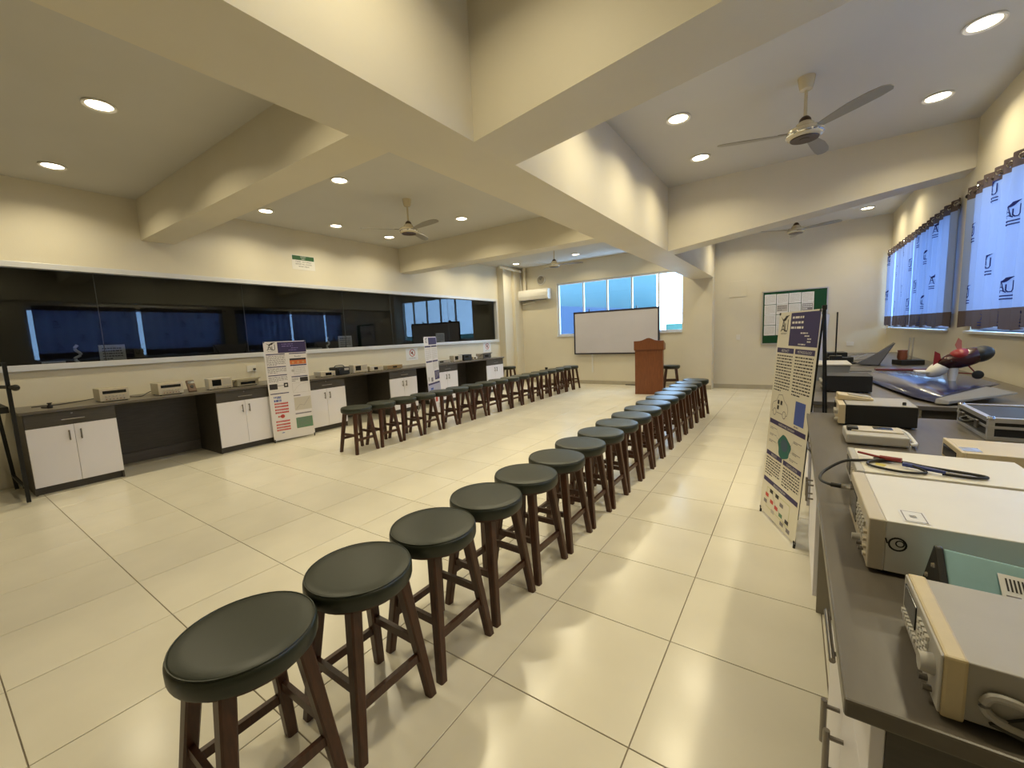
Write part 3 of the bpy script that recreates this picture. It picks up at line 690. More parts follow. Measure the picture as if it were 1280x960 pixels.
for y in (.12, .32): B().box(-.010, -.002, y-.02, y+.02, .035, .075, STEEL).build('latch', t, bevel=.003)
B().tube(smoothpath([(-.004, .17, .06), (-.03, .18, .05), (-.03, .26, .05), (-.004, .27, .06)], 5), .007, BLACK).build('handle', t, smooth=True)
# teal leaning device between the first two instruments
t = thing('teal_meter', 'teal handheld device with barcode label wedged between the two nearest instruments', 'meter', (.24, 1.075, TZ), 0)
X0, X1 = .012, .36
B().hexa([(X0, -.065, .0), (X1, -.065, .0), (X1, .10, .0), (X0, .10, .0), (X0, -.055, .050), (X1, -.055, .045), (X1, .02, .095), (X0, .02, .125)], TEAL).build('body', t, bevel=.004)
B().prism([(-.066, 0), (.102, 0), (.024, .127), (.014, .127), (-.058, .05)], 0, X0, BLACK, Matrix(((0, 0, 1, 0), (1, 0, 0, 0), (0, 1, 0, 0), (0, 0, 0, 1)))).build('end_cap', t, bevel=.003)
for y, z_ in ((-.02, .04), (.01, .09), (.05, .05), (.012, .03)): B().lathe([(.005, 0), (.004, .004)], CHROME, n=10, M=Matrix.Translation((0, y, z_)) @ Matrix.Rotation(-PI/2, 4, 'Y')).build('screw', t)
p = Print(lambda u, v, l=0: (.02+u, -.055+.075*v/.1, .051+(.074-.026*(u+.008)/.348)*v/.1-.004*u/.35+.0015+l)); p.rect(.06, .17, .02, .075, PAPER)
for i in range(18): p.rect(.068+.005*i, .0705+.005*i, .045, .068, INK, .0004)
p.para(.065, .165, .022, .04, 2, INKG, .0004); p.b.build('barcode_label', t)

# second right bench
t = bench_box('black_instrument', 'plain black box instrument with front knobs on the second right worktop', 'instrument', .28, .31, .135, (.205+.155, 4.35, TZ), RRo, body=BLACK, front=BLACK, knobs=[(-.1, .08, .014), (-.03, .08, .014), (.04, .08, .014), (.1, .08, .014), (-.06, .035, .01), (.06, .035, .01)])
t = thing('storage_box', 'translucent grey plastic box behind the black instrument', 'box', (.30, 5.25, TZ), 0)
bb = B(); G2 = mat('grey_translucent_plastic', (.25, .25, .23), .3)
bb.hexa([(-.13, -.22, 0), (.13, -.22, 0), (.13, .22, 0), (-.13, .22, 0), (-.15, -.24, .15), (.15, -.24, .15), (.15, .24, .15), (-.15, .24, .15)], G2).build('tub', t, bevel=.006)
B().box(-.16, .16, -.25, .25, .15, .165, LGREY).build('lid', t, bevel=.004)
t = thing('label_printer', 'low black tray printer near the far end of the second worktop', 'printer', (.47, 7.25, TZ), .1)
B().box(-.17, .17, -.2, .2, .02, .09, BLACK).build('body', t, bevel=.006); B().box(-.20, .20, -.23, .23, 0, .02, BLACK).build('tray', t); B().box(-.10, .12, -.12, .12, .09, .15, BLACKM).build('cover', t, bevel=.006)
t = thing('antenna_box', 'small black box with a thin upright rod beside the printer', 'antenna', (.42, 6.35, TZ), 0)
B().box(-.06, .06, -.05, .05, 0, .16, BLACK).build('base', t, bevel=.004); B().rod((0, 0, .16), (0, 0, .68), .008, BLACKM, 8).build('rod', t)
t = thing('poster_board', 'pale bluish poster board standing on the second worktop behind the leaning banner', 'poster', (.16, 5.75, TZ), 0)
B().hexa([(0, 0, 0), (.012, 0, 0), (.14, .5, 0), (.128, .5, 0), (.04, 0, .66), (.052, 0, .66), (.18, .5, .66), (.168, .5, .66)], PAPER).build('board', t)
p = Print(lambda u, v, l=0: (.0-.002+.128*u/.5+.04*v/.66, u, v)); p.para(.04, .46, .08, .5, 12, BLUI); p.rect(.04, .46, .54, .62, BLUI); p.b.build('printed_text', t)
# grey flat ribs / wires
t = thing('laptop', 'closed grey laptop lying behind the storage box', 'laptop', (.55, 6.0, TZ), .15)
B().box(-.13, .13, -.17, .17, 0, .014, GREYM).build('base', t, bevel=.003); B().box(-.13, .13, -.17, .17, .015, .024, CAB_G).build('lid', t, bevel=.003)
cable('tangle of grey wire on the far end of the second worktop', [(.55, 7.7, TZ+.01), (.7, 7.9, TZ+.06), (.85, 7.6, TZ+.10), (.7, 7.4, TZ+.03), (.85, 7.2, TZ+.07), (1.0, 7.5, TZ+.12), (.8, 7.8, TZ+.08), (.65, 7.5, TZ+.05)], .007, GREYM)
# dark drone with orange body behind wing
t = thing('model_drone', 'dark blue folded model drone with an orange motor pod', 'model aircraft', (.95, 6.95, TZ), .3)
B().hexa([(-.34, -.06, .02), (-.12, -.14, .0), (.0, .1, .0), (-.2, .14, .02), (-.12, -.04, .14), (.06, -.10, .28), (.12, .08, .28), (-.04, .10, .14)], mat('dark_slate_film', (.022, .024, .045), .4)).build('wing', t, bevel=.01)
B().lathe([(.04, 0), (.05, .03), (.045, .10), (.05, .12)], mat('orange_plastic', (.28, .09, .05), .5), c=(.18, 0, .06), n=14).build('motor_pod', t, smooth=True)
B().box(.12, .36, -.10, .10, 0, .06, BLACK).build('base', t, bevel=.006)
for dx in (.26, .30): B().rod((dx, .05, .06), (dx+.01, .05, .33), .008, GREYM, 8).build('mast', t)
# large glossy flying wing
t = thing('flying_wing', 'large glossy dark blue flying wing model spread across the second worktop', 'model aircraft', (0, 0, TZ))
def airfoil(p, c, th, sweep):   # section at p along chord direction c
    P = []
    c = Vector(c); p = Vector(p)
    for s_, zt in ((0, 0), (.03, .45), (.12, .8), (.3, 1), (.6, .75), (1, .08), (.6, -.15), (.3, -.25), (.1, -.25), (.02, -.18)):
        P.append(p+c*s_+Vector((0, 0, zt*th)))
    return P
secs = [airfoil((.56, 5.10, .02), (.25, .55, .02), .035, 0), airfoil((.62, 4.55, .02), (.45, .95, .03), .05, 0), airfoil((.70, 3.98, .02), (.50, 1.05, .05), .055, 0), airfoil((.78, 3.78, .015), (.45, .60, .06), .035, 0)]
vs = [q for s_ in secs for q in s_]; n = 10
fs = [(k*n+i, k*n+(i+1) % n, (k+1)*n+(i+1) % n, (k+1)*n+i) for k in range(3) for i in range(n)]+[tuple(range(n-1, -1, -1)), tuple(range(3*n, 4*n))]
B().add(vs, fs, BLUEG).build('wing', t, smooth=True)
B().hexa([(.77, 3.75, .01), (.83, 3.73, .01), (1.22, 4.05, .05), (1.10, 4.25, .05), (.78, 3.78, .04), (.84, 3.745, .03), (1.22, 4.06, .06), (1.12, 4.26, .075)], mat('grey_foam', (.16, .15, .14), .8)).build('wing_tip', t, bevel=.004)
B().box(.78, 1.20, 4.35, 4.42, .0, .04, BLACK).build('rest_block', t)
# red and black model plane standing on the wing
t = thing('model_plane', 'small red and black model plane with white belly standing nose-up by the curtains', 'model aircraft', (0, 0, 0))
Yp = 4.45
def ell(name, c, r, M_, m, parent):
    bb = B(); prof = [(max(.001, math.sin(PI*i/12)), -math.cos(PI*i/12)) for i in range(13)]
    bb.lathe(prof, m, n=24, M=Matrix.Translation(c) @ M_ @ Matrix.Diagonal((r[0], r[1], r[2], 1))); return bb.build(name, parent, smooth=True)
Rm = Matrix.Rotation(math.radians(68), 4, 'Y')
ell('fuselage', (1.05, Yp, 1.155), (.066, .07, .145), Rm, mat('dark_red_gloss', (.035, .006, .008), .22, var=.5, scale=9), t)
ell('nose', (1.135, Yp, 1.185), (.058, .062, .075), Rm, BLACK, t)
ell('stripe', (1.03, Yp-.004, 1.182), (.046, .067, .06), Rm, REDP, t)
ell('tail_boom', (.93, Yp+.02, 1.075), (.05, .06, .09), Matrix.Rotation(math.radians(50), 4, 'Y'), OFFW, t)
B().prism([(0, 0), (.05, 0), (.035, .10), (.005, .12)], -.004, .004, REDP, Matrix.Translation((.89, Yp, 1.09)) @ Matrix.Rotation(PI/2, 4, 'X')).build('tail_fin', t)
B().box(.80, .93, Yp-.02, Yp+.10, 1.045, 1.055, OFFW).build('tailplane', t)
B().prism([(0, -.008), (.02, -.03), (.022, -.09), (0, -.10), (-.015, -.06)], -.003, .003, mat('pale_red', (.45, .16, .13), .5), Matrix.Translation((1.02, Yp+.02, 1.315)) @ Matrix.Rotation(PI/2, 4, 'X')).build('propeller', t)
B().rod((1.08, Yp, 1.10), (1.12, Yp-.02, 1.04), .005, REDP, 8).rod((1.03, Yp, 1.045), (1.12, Yp-.02, 1.04), .005, REDP, 8).build('undercarriage', t)
B().lathe([(.012, -.012), (.028, -.010), (.032, 0), (.028, .010), (.012, .012)], BLACK, n=20, M=Matrix.Translation((1.125, Yp-.03, 1.035)) @ Matrix.Rotation(PI/2, 4, 'X')).build('wheel', t, smooth=True)
B().rod((1.0, Yp, .965), (1.0, Yp, 1.10), .02, OFFW, 14, .035).lathe([(.07, .955), (.06, .967)], OFFW, c=(1.0, Yp, 0), n=24).build('stand', t, smooth=True)
t = thing('red_flat_wing', 'thin dark red flat wing lying beyond the glossy wing', 'model aircraft', (1.05, 6.2, TZ), .05)  # flat red wing of a model aircraft
B().box(-.28, .32, -.05, .05, .0, .02, mat('maroon', (.10, .01, .015), .4)).build('spar', t, bevel=.004)

# ================================================================== BANNERS
def banner(label, BL, BR, lean, H, paint, paper=PAPERW, z0=.03, feet=True):
    BL = Vector((*BL, z0)); BR = Vector((*BR, z0)); U = (BR-BL); wd = U.length; U.normalize()
    N = U.cross(Vector((0, 0, 1))).normalized()     # towards the viewer
    top = -N*lean + Vector((0, 0, H)); V = top.normalized(); ht = top.length
    t = thing('poster_banner', label, 'banner', (0, 0, 0), 0, 'upright poster banners')
    Nn = U.cross(V)
    q = lambda u, v, w_=0: BL+U*u+V*v+Nn*w_
    bb = B()
    vs = [q(0, 0, 0), q(wd, 0, 0), q(wd, ht, 0), q(0, ht, 0), q(0, 0, -.002), q(wd, 0, -.002), q(wd, ht, -.002), q(0, ht, -.002)]
    bb.add(vs, [(0, 1, 2, 3), (7, 6, 5, 4), (1, 0, 4, 5), (2, 1, 5, 6), (3, 2, 6, 7), (0, 3, 7, 4)], paper).build('sheet', t)
    p = Print(lambda u, v, l=0: tuple(q(u*wd/.6, v*ht/1.54, .0006+l))); paint(p)
    p.b.build('print', t)
    # x-stand behind
    c = q(wd/2, ht*.55, -.03); bb = B()
    for u, v in ((.01, .0), (wd-.01, .0), (.01, ht-.005), (wd-.01, ht-.005)):
        bb.rod(q(u, v, -.006), c, .005, BLACKM, 8)
    foot = Vector((c.x, c.y, 0))-Vector((N.x, N.y, 0))*.36
    bb.rod(c, (foot.x, foot.y, .004), .006, BLACKM, 8)
    bb.build('x_stand', t)
    for u, v in ((.01, .01), (wd-.01, .01), (.01, ht-.01), (wd-.01, ht-.01)):
        M_ = Matrix.Translation(q(u, v, -.004)) @ Nn.to_track_quat('Z', 'Y').to_matrix().to_4x4()
        bb = B().lathe([(.010, 0), (.010, .008)], BLACK, n=12, M=M_)
        if v < .1: bb.rod(q(u, v, -.004), (q(u, v).x, q(u, v).y, 0), .008, BLACK, 8)
        bb.build('corner_clip', t)
    return t
t = thing('easel', 'thin black folding easel standing in the gap behind the leaning banner', 'easel', (0, 0, 0))
for p_, q_ in (((.155, 3.30, 1.55), (.235, 3.58, .006)), ((.150, 3.30, 1.55), (.20, 3.36, .006)), ((.150, 3.32, 1.53), (.06, 3.62, .006))): B().rod(p_, q_, .0065, BLACKM, 8).build('leg', t)
B().rod((.19, 3.44, .75), (.10, 3.48, .75), .004, BLACKM, 8).build('brace', t)
B().box(.14, .165, 3.285, 3.33, 1.545, 1.575, BLACK).build('hinge_block', t, bevel=.003)
def head(p, x0=0):
    p.logo(.10, 1.375, .14, INK, .0003)
def bar(p, u0, u1, v, s, h=.024, m=NAVY):
    p.rect(u0, u1, v, v+h, m)
    if s: p.text(s, (u0+u1)/2, v+h*.22, h*.5, INKW, .0004)
def paint_right(p):
    p.rect(.195, .595, 1.30, 1.53, NAVY); head(p)
    for i, (a, c) in enumerate(((.22, .56), (.22, .55), (.21, .57))): p.para(a, c, 1.485-.035*i, 1.51-.035*i, 1, INKW, .0004, fill=.6)
    for i, a in enumerate((.36, .42, .46, .46, .34)): p.para(a, .56, 1.382-.019*i, 1.398-.019*i, 1, INKW, .0004, fill=.55)
    bar(p, .02, .29, 1.245, 'ABSTRACT', .036); bar(p, .31, .58, 1.245, 'METHODOLOGY', .036)
    p.para(.03, .28, .955, 1.235, 13, INK, fill=.42); p.para(.32, .57, .955, 1.235, 13, INK, fill=.42)
    # car sketch
    car = [(.04, .80), (.03, .84), (.05, .87), (.10, .885), (.13, .935), (.19, .94), (.23, .90), (.28, .875), (.30, .84), (.29, .80)]
    p.line(car, .004, INKG, closed=True)
    for cx in (.085, .245): p.disc(cx, .80, .028, PAPERC, .0003); p.disc(cx, .80, .028, INKG, .0005, r2=.023)
    for a, c in ((.12, .865), (.17, .865), (.12, .825)): p.rect(a, a+.03, c, c+.03, INK, .0003)
    p.rect(.40, .54, .77, .93, BLUI); p.para(.41, .53, .745, .765, 1, INKG)
    bar(p, .02, .58, .705, 'HARDWARE DIAGRAM', .034)
    for i in range(16):
        a = 2*PI*i/16
    p.poly([(.30+(.10+.012*math.sin(5*a))*math.cos(a), .575+(.085+.008*math.cos(3*a))*math.sin(a)) for a in [2*PI*i/28 for i in range(28)]], TEALI)
    p.poly([(.30+.055*math.cos(a), .59+.045*math.sin(a)) for a in [2*PI*i/20 for i in range(20)]], mat('slate_ink', (.05, .10, .16), .6), .0004)
    for a, c in ((.04, .66), (.04, .61), (.04, .56), (.43, .64), (.43, .56), (.40, .51)):
        p.para(a, a+.12, c, c+.02, 2, INKG); p.line([(a+.12, c+.01) if a < .2 else (a, c+.01), (.25, .60) if a < .2 else (.36, .56)], .0015, INKG)
    bar(p, .02, .29, .455, 'RESULTS', .034); bar(p, .31, .58, .455, 'CONCLUSION', .034)
    p.para(.03, .28, .30, .445, 7, INK, fill=.45); p.para(.32, .57, .30, .445, 7, INK, fill=.45)
    bar(p, .02, .58, .245, 'BLOCK DIAGRAM', .034)
    p.line([(.10, .21), (.48, .21), (.48, .06), (.10, .06)], .008, mat('pale_yellow_ink', (.62, .60, .36), .6), 0, True)
    rects = [(.15, .185, INK), (.25, .185, INK), (.08, .135, REDI), (.06, .08, INKG), (.33, .15, INKG), (.17, .11, REDI), (.25, .095, REDI), (.33, .075, GRNI), (.43, .07, INK), (.20, .045, GRYI), (.36, .025, INKG), (.46, .02, INKG)]
    for a, c, m_ in rects: p.rect(a, a+.055, c, c+.028, m_, .0004); 
    p.line([(.17, .20), (.27, .125), (.36, .09), (.46, .04)], .003, INKG, .0002)
banner('cream poster banner leaning beside the near right bench, with car sketch and green blob picture', (-.185, 3.69), (.042, 3.135), .10, 1.52, paint_right, PAPERC)
def paint_left(p):
    p.rect(.19, .598, 1.36, 1.53, NAVY); p.logo(.10, 1.385, .14, INK, .0003)
    for i, (a, c) in enumerate(((.25, .58), (.25, .57), (.38, .58), (.34, .58))): p.para(a, c, 1.485-.032*i, 1.505-.032*i, 1, mat('violet_ink', (.20, .16, .42), .6), .0004, fill=.5)
    p.rect(.02, .28, 1.335, 1.35, NAVY); p.rect(.34, .59, 1.335, 1.35, NAVY)
    for v0, v1, n in ((1.165, 1.325, 8), (1.045, 1.13, 4), (.91, 1.0, 5)): p.para(.02, .28, v0, v1, n, INKG, fill=.4)
    for v in (1.14, 1.01, .725): p.rect(.02, .28, v, v+.014, NAVY)
    p.text('Results', .46, 1.285, .022, INK)
    p.rect(.34, .58, 1.235, 1.265, INK); p.rect(.34, .58, 1.17, 1.235, ORGI); 
    for i in range(3): p.disc(.385+.075*i, 1.2, .018, mat('pale_orange_ink', (.6, .3, .12), .6), .0004)
    p.rect(.34, .58, 1.145, 1.165, NAVY); p.para(.38, .56, 1.0, 1.135, 7, GRYI, fill=.4); p.disc(.37, 1.07, .02, GRYI)
    p.rect(.34, .58, .965, .98, NAVY); p.rect(.46, .58, .885, .955, INK); p.para(.34, .44, .89, .955, 3, INKG)
    p.rect(.02, .13, .80, .885, INK); p.rect(.22, .28, .82, .89, INK); p.line([(.13, .85), (.22, .855)], .006, NAVY); p.disc(.25, .855, .014, INKW, .0004)
    p.line([(.34, .87), (.58, .87), (.58, .715), (.34, .715)], .003, GRYI, 0, True); p.line([(.35, .73), (.40, .80), (.45, .84), (.57, .86)], .003, GRYI)
    p.rect(.34, .44, .66, .678, INKG); p.rect(.34, .59, .43, .64, mat('pale_warm_ink', (.56, .52, .46), .6)); p.line([(.36, .45), (.42, .52), (.48, .50), (.56, .61)], .003, INKG, .0004)
    for v in (.665, .645): p.para(.10, .22, v, v+.015, 1, BLUI, fill=.7)
    p.para(.06, .26, .66, .69, 1, BLUI, fill=.8); p.para(.06, .26, .60, .64, 1, BLUI, fill=.8)
    for i, v in enumerate((.555, .51, .46, .415)): p.rect(.06, .25, v+.004, v+.031, REDI); p.para(.075, .24, v+.004, v+.031, 2, PAPERW, .0004, fill=.25)
    p.disc(.155, .37, .03, REDI); p.para(.09, .22, .35, .39, 1, REDI, fill=.6)
    for v in (.275, .225, .18, .14): p.rect(.055, .25, v+.005, v+.03, REDI); p.para(.07, .24, v+.005, v+.03, 2, PAPERW, .0004, fill=.25)
    p.para(.12, .2, .10, .12, 1, BLUI, fill=.7)
    p.rect(.34, .58, .365, .385, INKG); p.rect(.34, .585, .14, .31, GRNI); p.para(.36, .56, .15, .30, 6, INKG, .0004, fill=.35)
banner('white poster banner with orange and red blocks in front of the left cabinets', (-6.47, 3.02), (-6.375, 3.615), .03, 1.50, paint_left)
def paint_far(p):
    p.rect(.0, .6, 1.40, 1.53, mat('lilac_ink', (.45, .42, .66), .6)); p.rect(.20, .58, 1.385, 1.52, NAVY, .0003); p.rect(.0, .2, 1.385, 1.53, PAPERW, .0003); p.logo(.10, 1.40, .12, INK, .0006, text=False)
    p.rect(.02, .29, 1.335, 1.365, NAVY); p.rect(.31, .58, 1.335, 1.365, NAVY)
    p.para(.03, .28, 1.09, 1.32, 9, GRYI, fill=.4); p.para(.32, .57, 1.09, 1.32, 9, GRYI, fill=.4)
    p.rect(.02, .29, 1.04, 1.07, NAVY); p.rect(.31, .58, 1.04, 1.07, NAVY)
    p.para(.32, .57, .88, 1.03, 5, GRYI, fill=.4); p.rect(.36, .59, .68, .86, NAVY); p.para(.40, .56, .71, .84, 4, GRYI, .0004, fill=.35)
    p.rect(.18, .27, .66, .74, INKG); p.rect(.05, .1, .68, .76, GRYI); p.rect(.02, .58, .60, .635, NAVY)
    p.rect(.0, .6, .36, .60, mat('lilac_pale_ink', (.42, .42, .58), .6), -.0002); p.rect(.12, .24, .50, .54, BLUI); p.rect(.12, .24, .42, .46, BLUI); p.para(.3, .56, .40, .58, 5, GRYI, fill=.35)
    p.rect(.30, .40, .24, .33, REDI); p.rect(.05, .15, .20, .30, INKG); p.rect(.42, .56, .10, .2, GRYI)
banner('narrow bluish poster banner standing edge-on in front of the far cabinets', (-5.55, 5.40), (-5.80, 5.98), .05, 1.48, paint_far)

# ================================================================== FAR WALL THINGS
# whiteboard
t = thing('whiteboard', 'large framed whiteboard hanging in front of the far window', 'whiteboard', (0, 0, 0))
x0, x1, z0, z1, yb = -5.22, -2.84, .845, 2.035, 10.89
B().box(x0+.03, x1-.03, yb-.006, yb+.012, z0+.03, z1-.03, BOARDW).build('writing_surface', t)
bb = B(); FRB = mat('dark_frame', (.022, .018, .028), .4)
bb.box(x0, x1, yb-.014, yb+.018, z0, z0+.035, FRB); bb.box(x0, x1, yb-.014, yb+.018, z1-.04, z1, FRB); bb.box(x0, x0+.035, yb-.014, yb+.018, z0+.035, z1-.04, FRB); bb.box(x1-.04, x1, yb-.014, yb+.018, z0+.035, z1-.04, FRB)
bb.build('frame', t)
for x in (-4.75, -3.42): B().box(x-.012, x+.012, yb, yb+.06, z1-.01, z1+.06, BLACKM).build('hanger', t)
B().box(-4.72, -4.68, FY-.02, FY, .33, .845, OFFW).build('conduit_trim', label='thin white cable conduit below the whiteboard', cat='conduit')
B().box(-4.715, -4.685, FY-.035, FY-.02, .50, .62, OFFW).build('conduit_box', label='small white junction box on the conduit below the whiteboard', cat='junction box')
# lectern
t = thing('lectern', 'reddish wooden lectern with ogee-shaped top panel in front of the whiteboard', 'lectern', (-3.0, 9.40, 0), math.radians(9))
W_, D_ = .60, .46
B().box(.02, W_-.02, .02, D_, 0, 1.0, LECT).build('body', t, bevel=.003)
B().box(.0, .035, .0, .02, .0, 1.0, LECT).box(W_-.035, W_, .0, .02, 0, 1.0, LECT).box(.035, W_-.035, .005, .02, 0, 1.0, LECT).build('front_panel', t)
prof = [(-.02, 1.02), (W_+.02, 1.02), (W_+.02, 1.215)]
for i in range(21):
    a = 1-i/20; c = (a-.5)*2; prof.append((-.02+(W_+.04)*a, 1.215+.065*math.exp(-(c/.36)**2)))
M_ = Matrix(((1, 0, 0, 0), (0, 0, -1, 0), (0, 1, 0, 0), (0, 0, 0, 1)))
B().prism(prof, -.02, .012, LECT, M_).build('crest_panel', t)
B().box(-.01, W_+.01, -.012, .02, 1.0, 1.02, mat('dark_wood', (.12, .035, .012), .4)).build('moulding', t)
B().hexa([(-.02, .012, 1.0), (-.002, .012, 1.0), (-.002, D_+.02, 1.0), (-.02, D_+.02, 1.0), (-.02, .012, 1.215), (-.002, .012, 1.215), (-.002, D_+.02, 1.12), (-.02, D_+.02, 1.12)], LECT).build('side_wing', t)
B().hexa([(W_+.002, .012, 1.0), (W_+.02, .012, 1.0), (W_+.02, D_+.02, 1.0), (W_+.002, D_+.02, 1.0), (W_+.002, .012, 1.215), (W_+.02, .012, 1.215), (W_+.02, D_+.02, 1.12), (W_+.002, D_+.02, 1.12)], LECT).build('side_wing', t)
B().hexa([(0, .02, 1.17), (W_, .02, 1.17), (W_, D_+.02, 1.07), (0, D_+.02, 1.07), (0, .02, 1.19), (W_, .02, 1.19), (W_, D_+.02, 1.09), (0, D_+.02, 1.09)], LECT).build('reading_shelf', t)
# bulletin board
t = thing('bulletin_board', 'aluminium framed green notice board covered with printed sheets on the far wall', 'notice board', (0, 0, 0))
x0, x1, z0, z1, yb = -.62, .56, 1.02, 2.19, FY
B().box(x0+.02, x1-.02, yb-.016, yb, z0+.02, z1-.02, GREENF).build('felt', t)
bb = B(); bb.box(x0, x1, yb-.028, yb, z0, z0+.025, ALU); bb.box(x0, x1, yb-.028, yb, z1-.025, z1, ALU); bb.box(x0, x0+.025, yb-.028, yb, z0+.025, z1-.025, ALU); bb.box(x1-.025, x1, yb-.028, yb, z0+.025, z1-.025, ALU); bb.build('frame', t)
fn = flat_fn((x0, yb-.017, z0), (1, 0, 0), (0, 0, 1), .0012)
for i in range(4):
    for j in range(4):
        u0 = .05+.225*i; v0 = .20+.225*j+.004*((i*3+j) % 2)
        p = Print(fn); p.rect(u0, u0+.215, v0, v0+.218, PAPER)
        if (i, j) in ((1, 2), (3, 2)): p.rect(u0+.01, u0+.2, v0+.06, v0+.2, GRYI if i == 1 else INKG, .0004); p.para(u0+.02, u0+.19, v0+.07, v0+.19, 3, PAPER if i == 3 else INKG, .0008)
        else: p.para(u0+.02, u0+.195, v0+.02, v0+.2, 9, GRYI, .0004, fill=.4)
        p.b.build('notice_sheet', t)
# AC unit
t = thing('air_conditioner', 'white split air conditioner left of the far window', 'air conditioner', (-6.48, FY, 2.64))
prof = [(0, -.155), (-.19, -.15), (-.215, -.11), (-.225, .02), (-.205, .12), (-.17, .155), (0, .155)]
M_ = Matrix(((0, 0, 1, 0), (1, 0, 0, 0), (0, 1, 0, 0), (0, 0, 0, 1)))
B().prism(prof, -.50, .50, OFFW, M_).build('housing', t, smooth=True)
B().prism([(0, -.15), (-.18, -.148), (-.215, -.11), (-.222, .02), (-.2, .12), (-.165, .15), (0, .15)], -.52, -.50, OFFW, M_).prism([(0, -.15), (-.18, -.148), (-.215, -.11), (-.222, .02), (-.2, .12), (-.165, .15), (0, .15)], .50, .52, OFFW, M_).build('side_cap', t)
B().box(-.44, .44, -.20, -.10, -.162, -.154, BLACK).build('air_outlet', t)
B().box(-.44, .44, -.2265, -.2235, -.062, -.058, LGREY).build('panel_seam', t)
t = thing('pipe_run', 'cream boxed pipes rising from the air conditioner to the ceiling', 'pipe', (0, 0, 0))
B().rod((-6.82, FY-.07, 2.80), (-6.82, FY-.07, ZC), .05, WALL, 16).build('main_pipe', t, smooth=True)
B().tube([(-7.0, FY-.04, 3.35), (-6.93, FY-.04, 2.47), (-6.93, FY-.04, 2.40), (-6.5, FY-.04, 2.44)], .028, OFFW).build('drain_pipe', t, smooth=True)
B().rod((-6.93, FY-.10, 3.38), (-6.93, 9.75, 3.40), .04, WALL, 14).build('ceiling_pipe', t, smooth=True)
# wall clock
t = thing('wall_clock', 'round wall clock above the air conditioner', 'clock', (-6.28, FY, 3.06))
Mx = Matrix.Rotation(PI/2, 4, 'X')
B().lathe([(.14, 0), (.14, .03), (.12, .04), (.115, .03)], OFFW, n=36, M=Mx, cap=False).build('rim', t, smooth=True)
B().lathe([(.116, .0), (.116, .022)], mat('clock_face', (.30, .27, .22), .4), n=36, M=Mx).build('face', t)
B().bar((0, -.026, 0), (-.05, -.026, .05), .012, .003, BLACK, (0, 1, 0)).build('hour_hand', t); B().bar((0, -.029, 0), (.02, -.029, .09), .008, .003, BLACK, (0, 1, 0)).build('minute_hand', t)
# switch plates and patches on far wall
def plate(label, x, z, w_=.08, h_=.12, m=OFFW, name='switch_plate', cat='switch'):
    t = thing(name, label, cat, (x, FY, z)); B().box(-w_/2, w_/2, -.012, 0, -h_/2, h_/2, m).build('plate', t, bevel=.002); B().box(-w_*.2, w_*.2, -.016, -.012, -h_*.2, h_*.2, m).build('rocker', t); return t
plate('small white switch plate on the far wall between column and notice board', -1.08, 1.20)
plate('white wall socket low on the far wall, right of the notice board', .95, 1.0, .12, .08, name='wall_socket', cat='socket')
plate('black wall socket low behind the far end of the cabinet row', -6.2, .42, .09, .08, BLACK, 'wall_socket', 'socket')
t = thing('cable_strip', 'thin dark strip lying along the skirting near the lectern', 'cable', (0, 0, 0)); B().box(-3.75, -3.1, FY-.04, FY-.015, 0, .02, BLACK).build('strip', t)
plate('blank square cover plate high on the far wall left of the notice board', -1.10, 2.30, .36, .36, WALL, 'cover_plate', 'plate')

# signs on the left wall
fn = lambda y0, z0: flat_fn((XL, y0, z0), (0, 1, 0), (0, 0, 1), .003)
t = thing('safety_sign', 'small white sign with dark green header high on the left wall', 'sign', (0, 0, 0))
B().box(XL, XL+.003, 4.03, 4.45, 2.79, 3.04, OFFW).build('plate', t)
p = Print(fn(4.03, 2.79)); p.rect(.01, .41, .165, .24, DKGRN, .0003); p.text('SAFETY', .21, .21, .022, INKW, .0008); p.text('FIRST', .21, .175, .022, INKW, .0008)
p.text('THINK - ACT SAFELY', .21, .125, .022, INK, .0005); p.text('REPORT ALL UNSAFE', .21, .085, .022, INK, .0005); p.text('WORK AREAS', .21, .045, .022, INK, .0005); p.b.build('lettering', t)
for y0, z0, lb in ((6.45, 1.0, 'no-smoking notice on the wall beside the far poster banner'), (9.30, 1.02, 'no-smoking notice at the far end of the left wall near the corner pillar')):
    t = thing('no_smoking_sign', lb, 'sign', (0, 0, 0), 0, 'no-smoking notices')
    B().box(XL, XL+.002, y0, y0+.36, z0, z0+.27, PAPER).build('paper', t)
    p = Print(fn(y0, z0)); p.disc(.19, .165, .085, REDI, .0005, r2=.068); p.poly([(.15, .15), (.175, .15), (.21, .115), (.21, .215), (.175, .18), (.15, .18)], INK, .0004); p.line([(.135, .215), (.245, .11)], .012, REDI, .0008); p.text('NO SMOKING', .19, .035, .022, INK, .0004); p.b.build('print', t)
t = thing('wall_socket', 'white wall socket just left of the near poster banner', 'socket', (XL, 3.18, 1.12)); B().box(0, .01, -.07, .07, -.05, .05, OFFW).build('plate', t); B().box(.01, .04, .02, .05, -.03, .0, BLACK).build('plug', t)

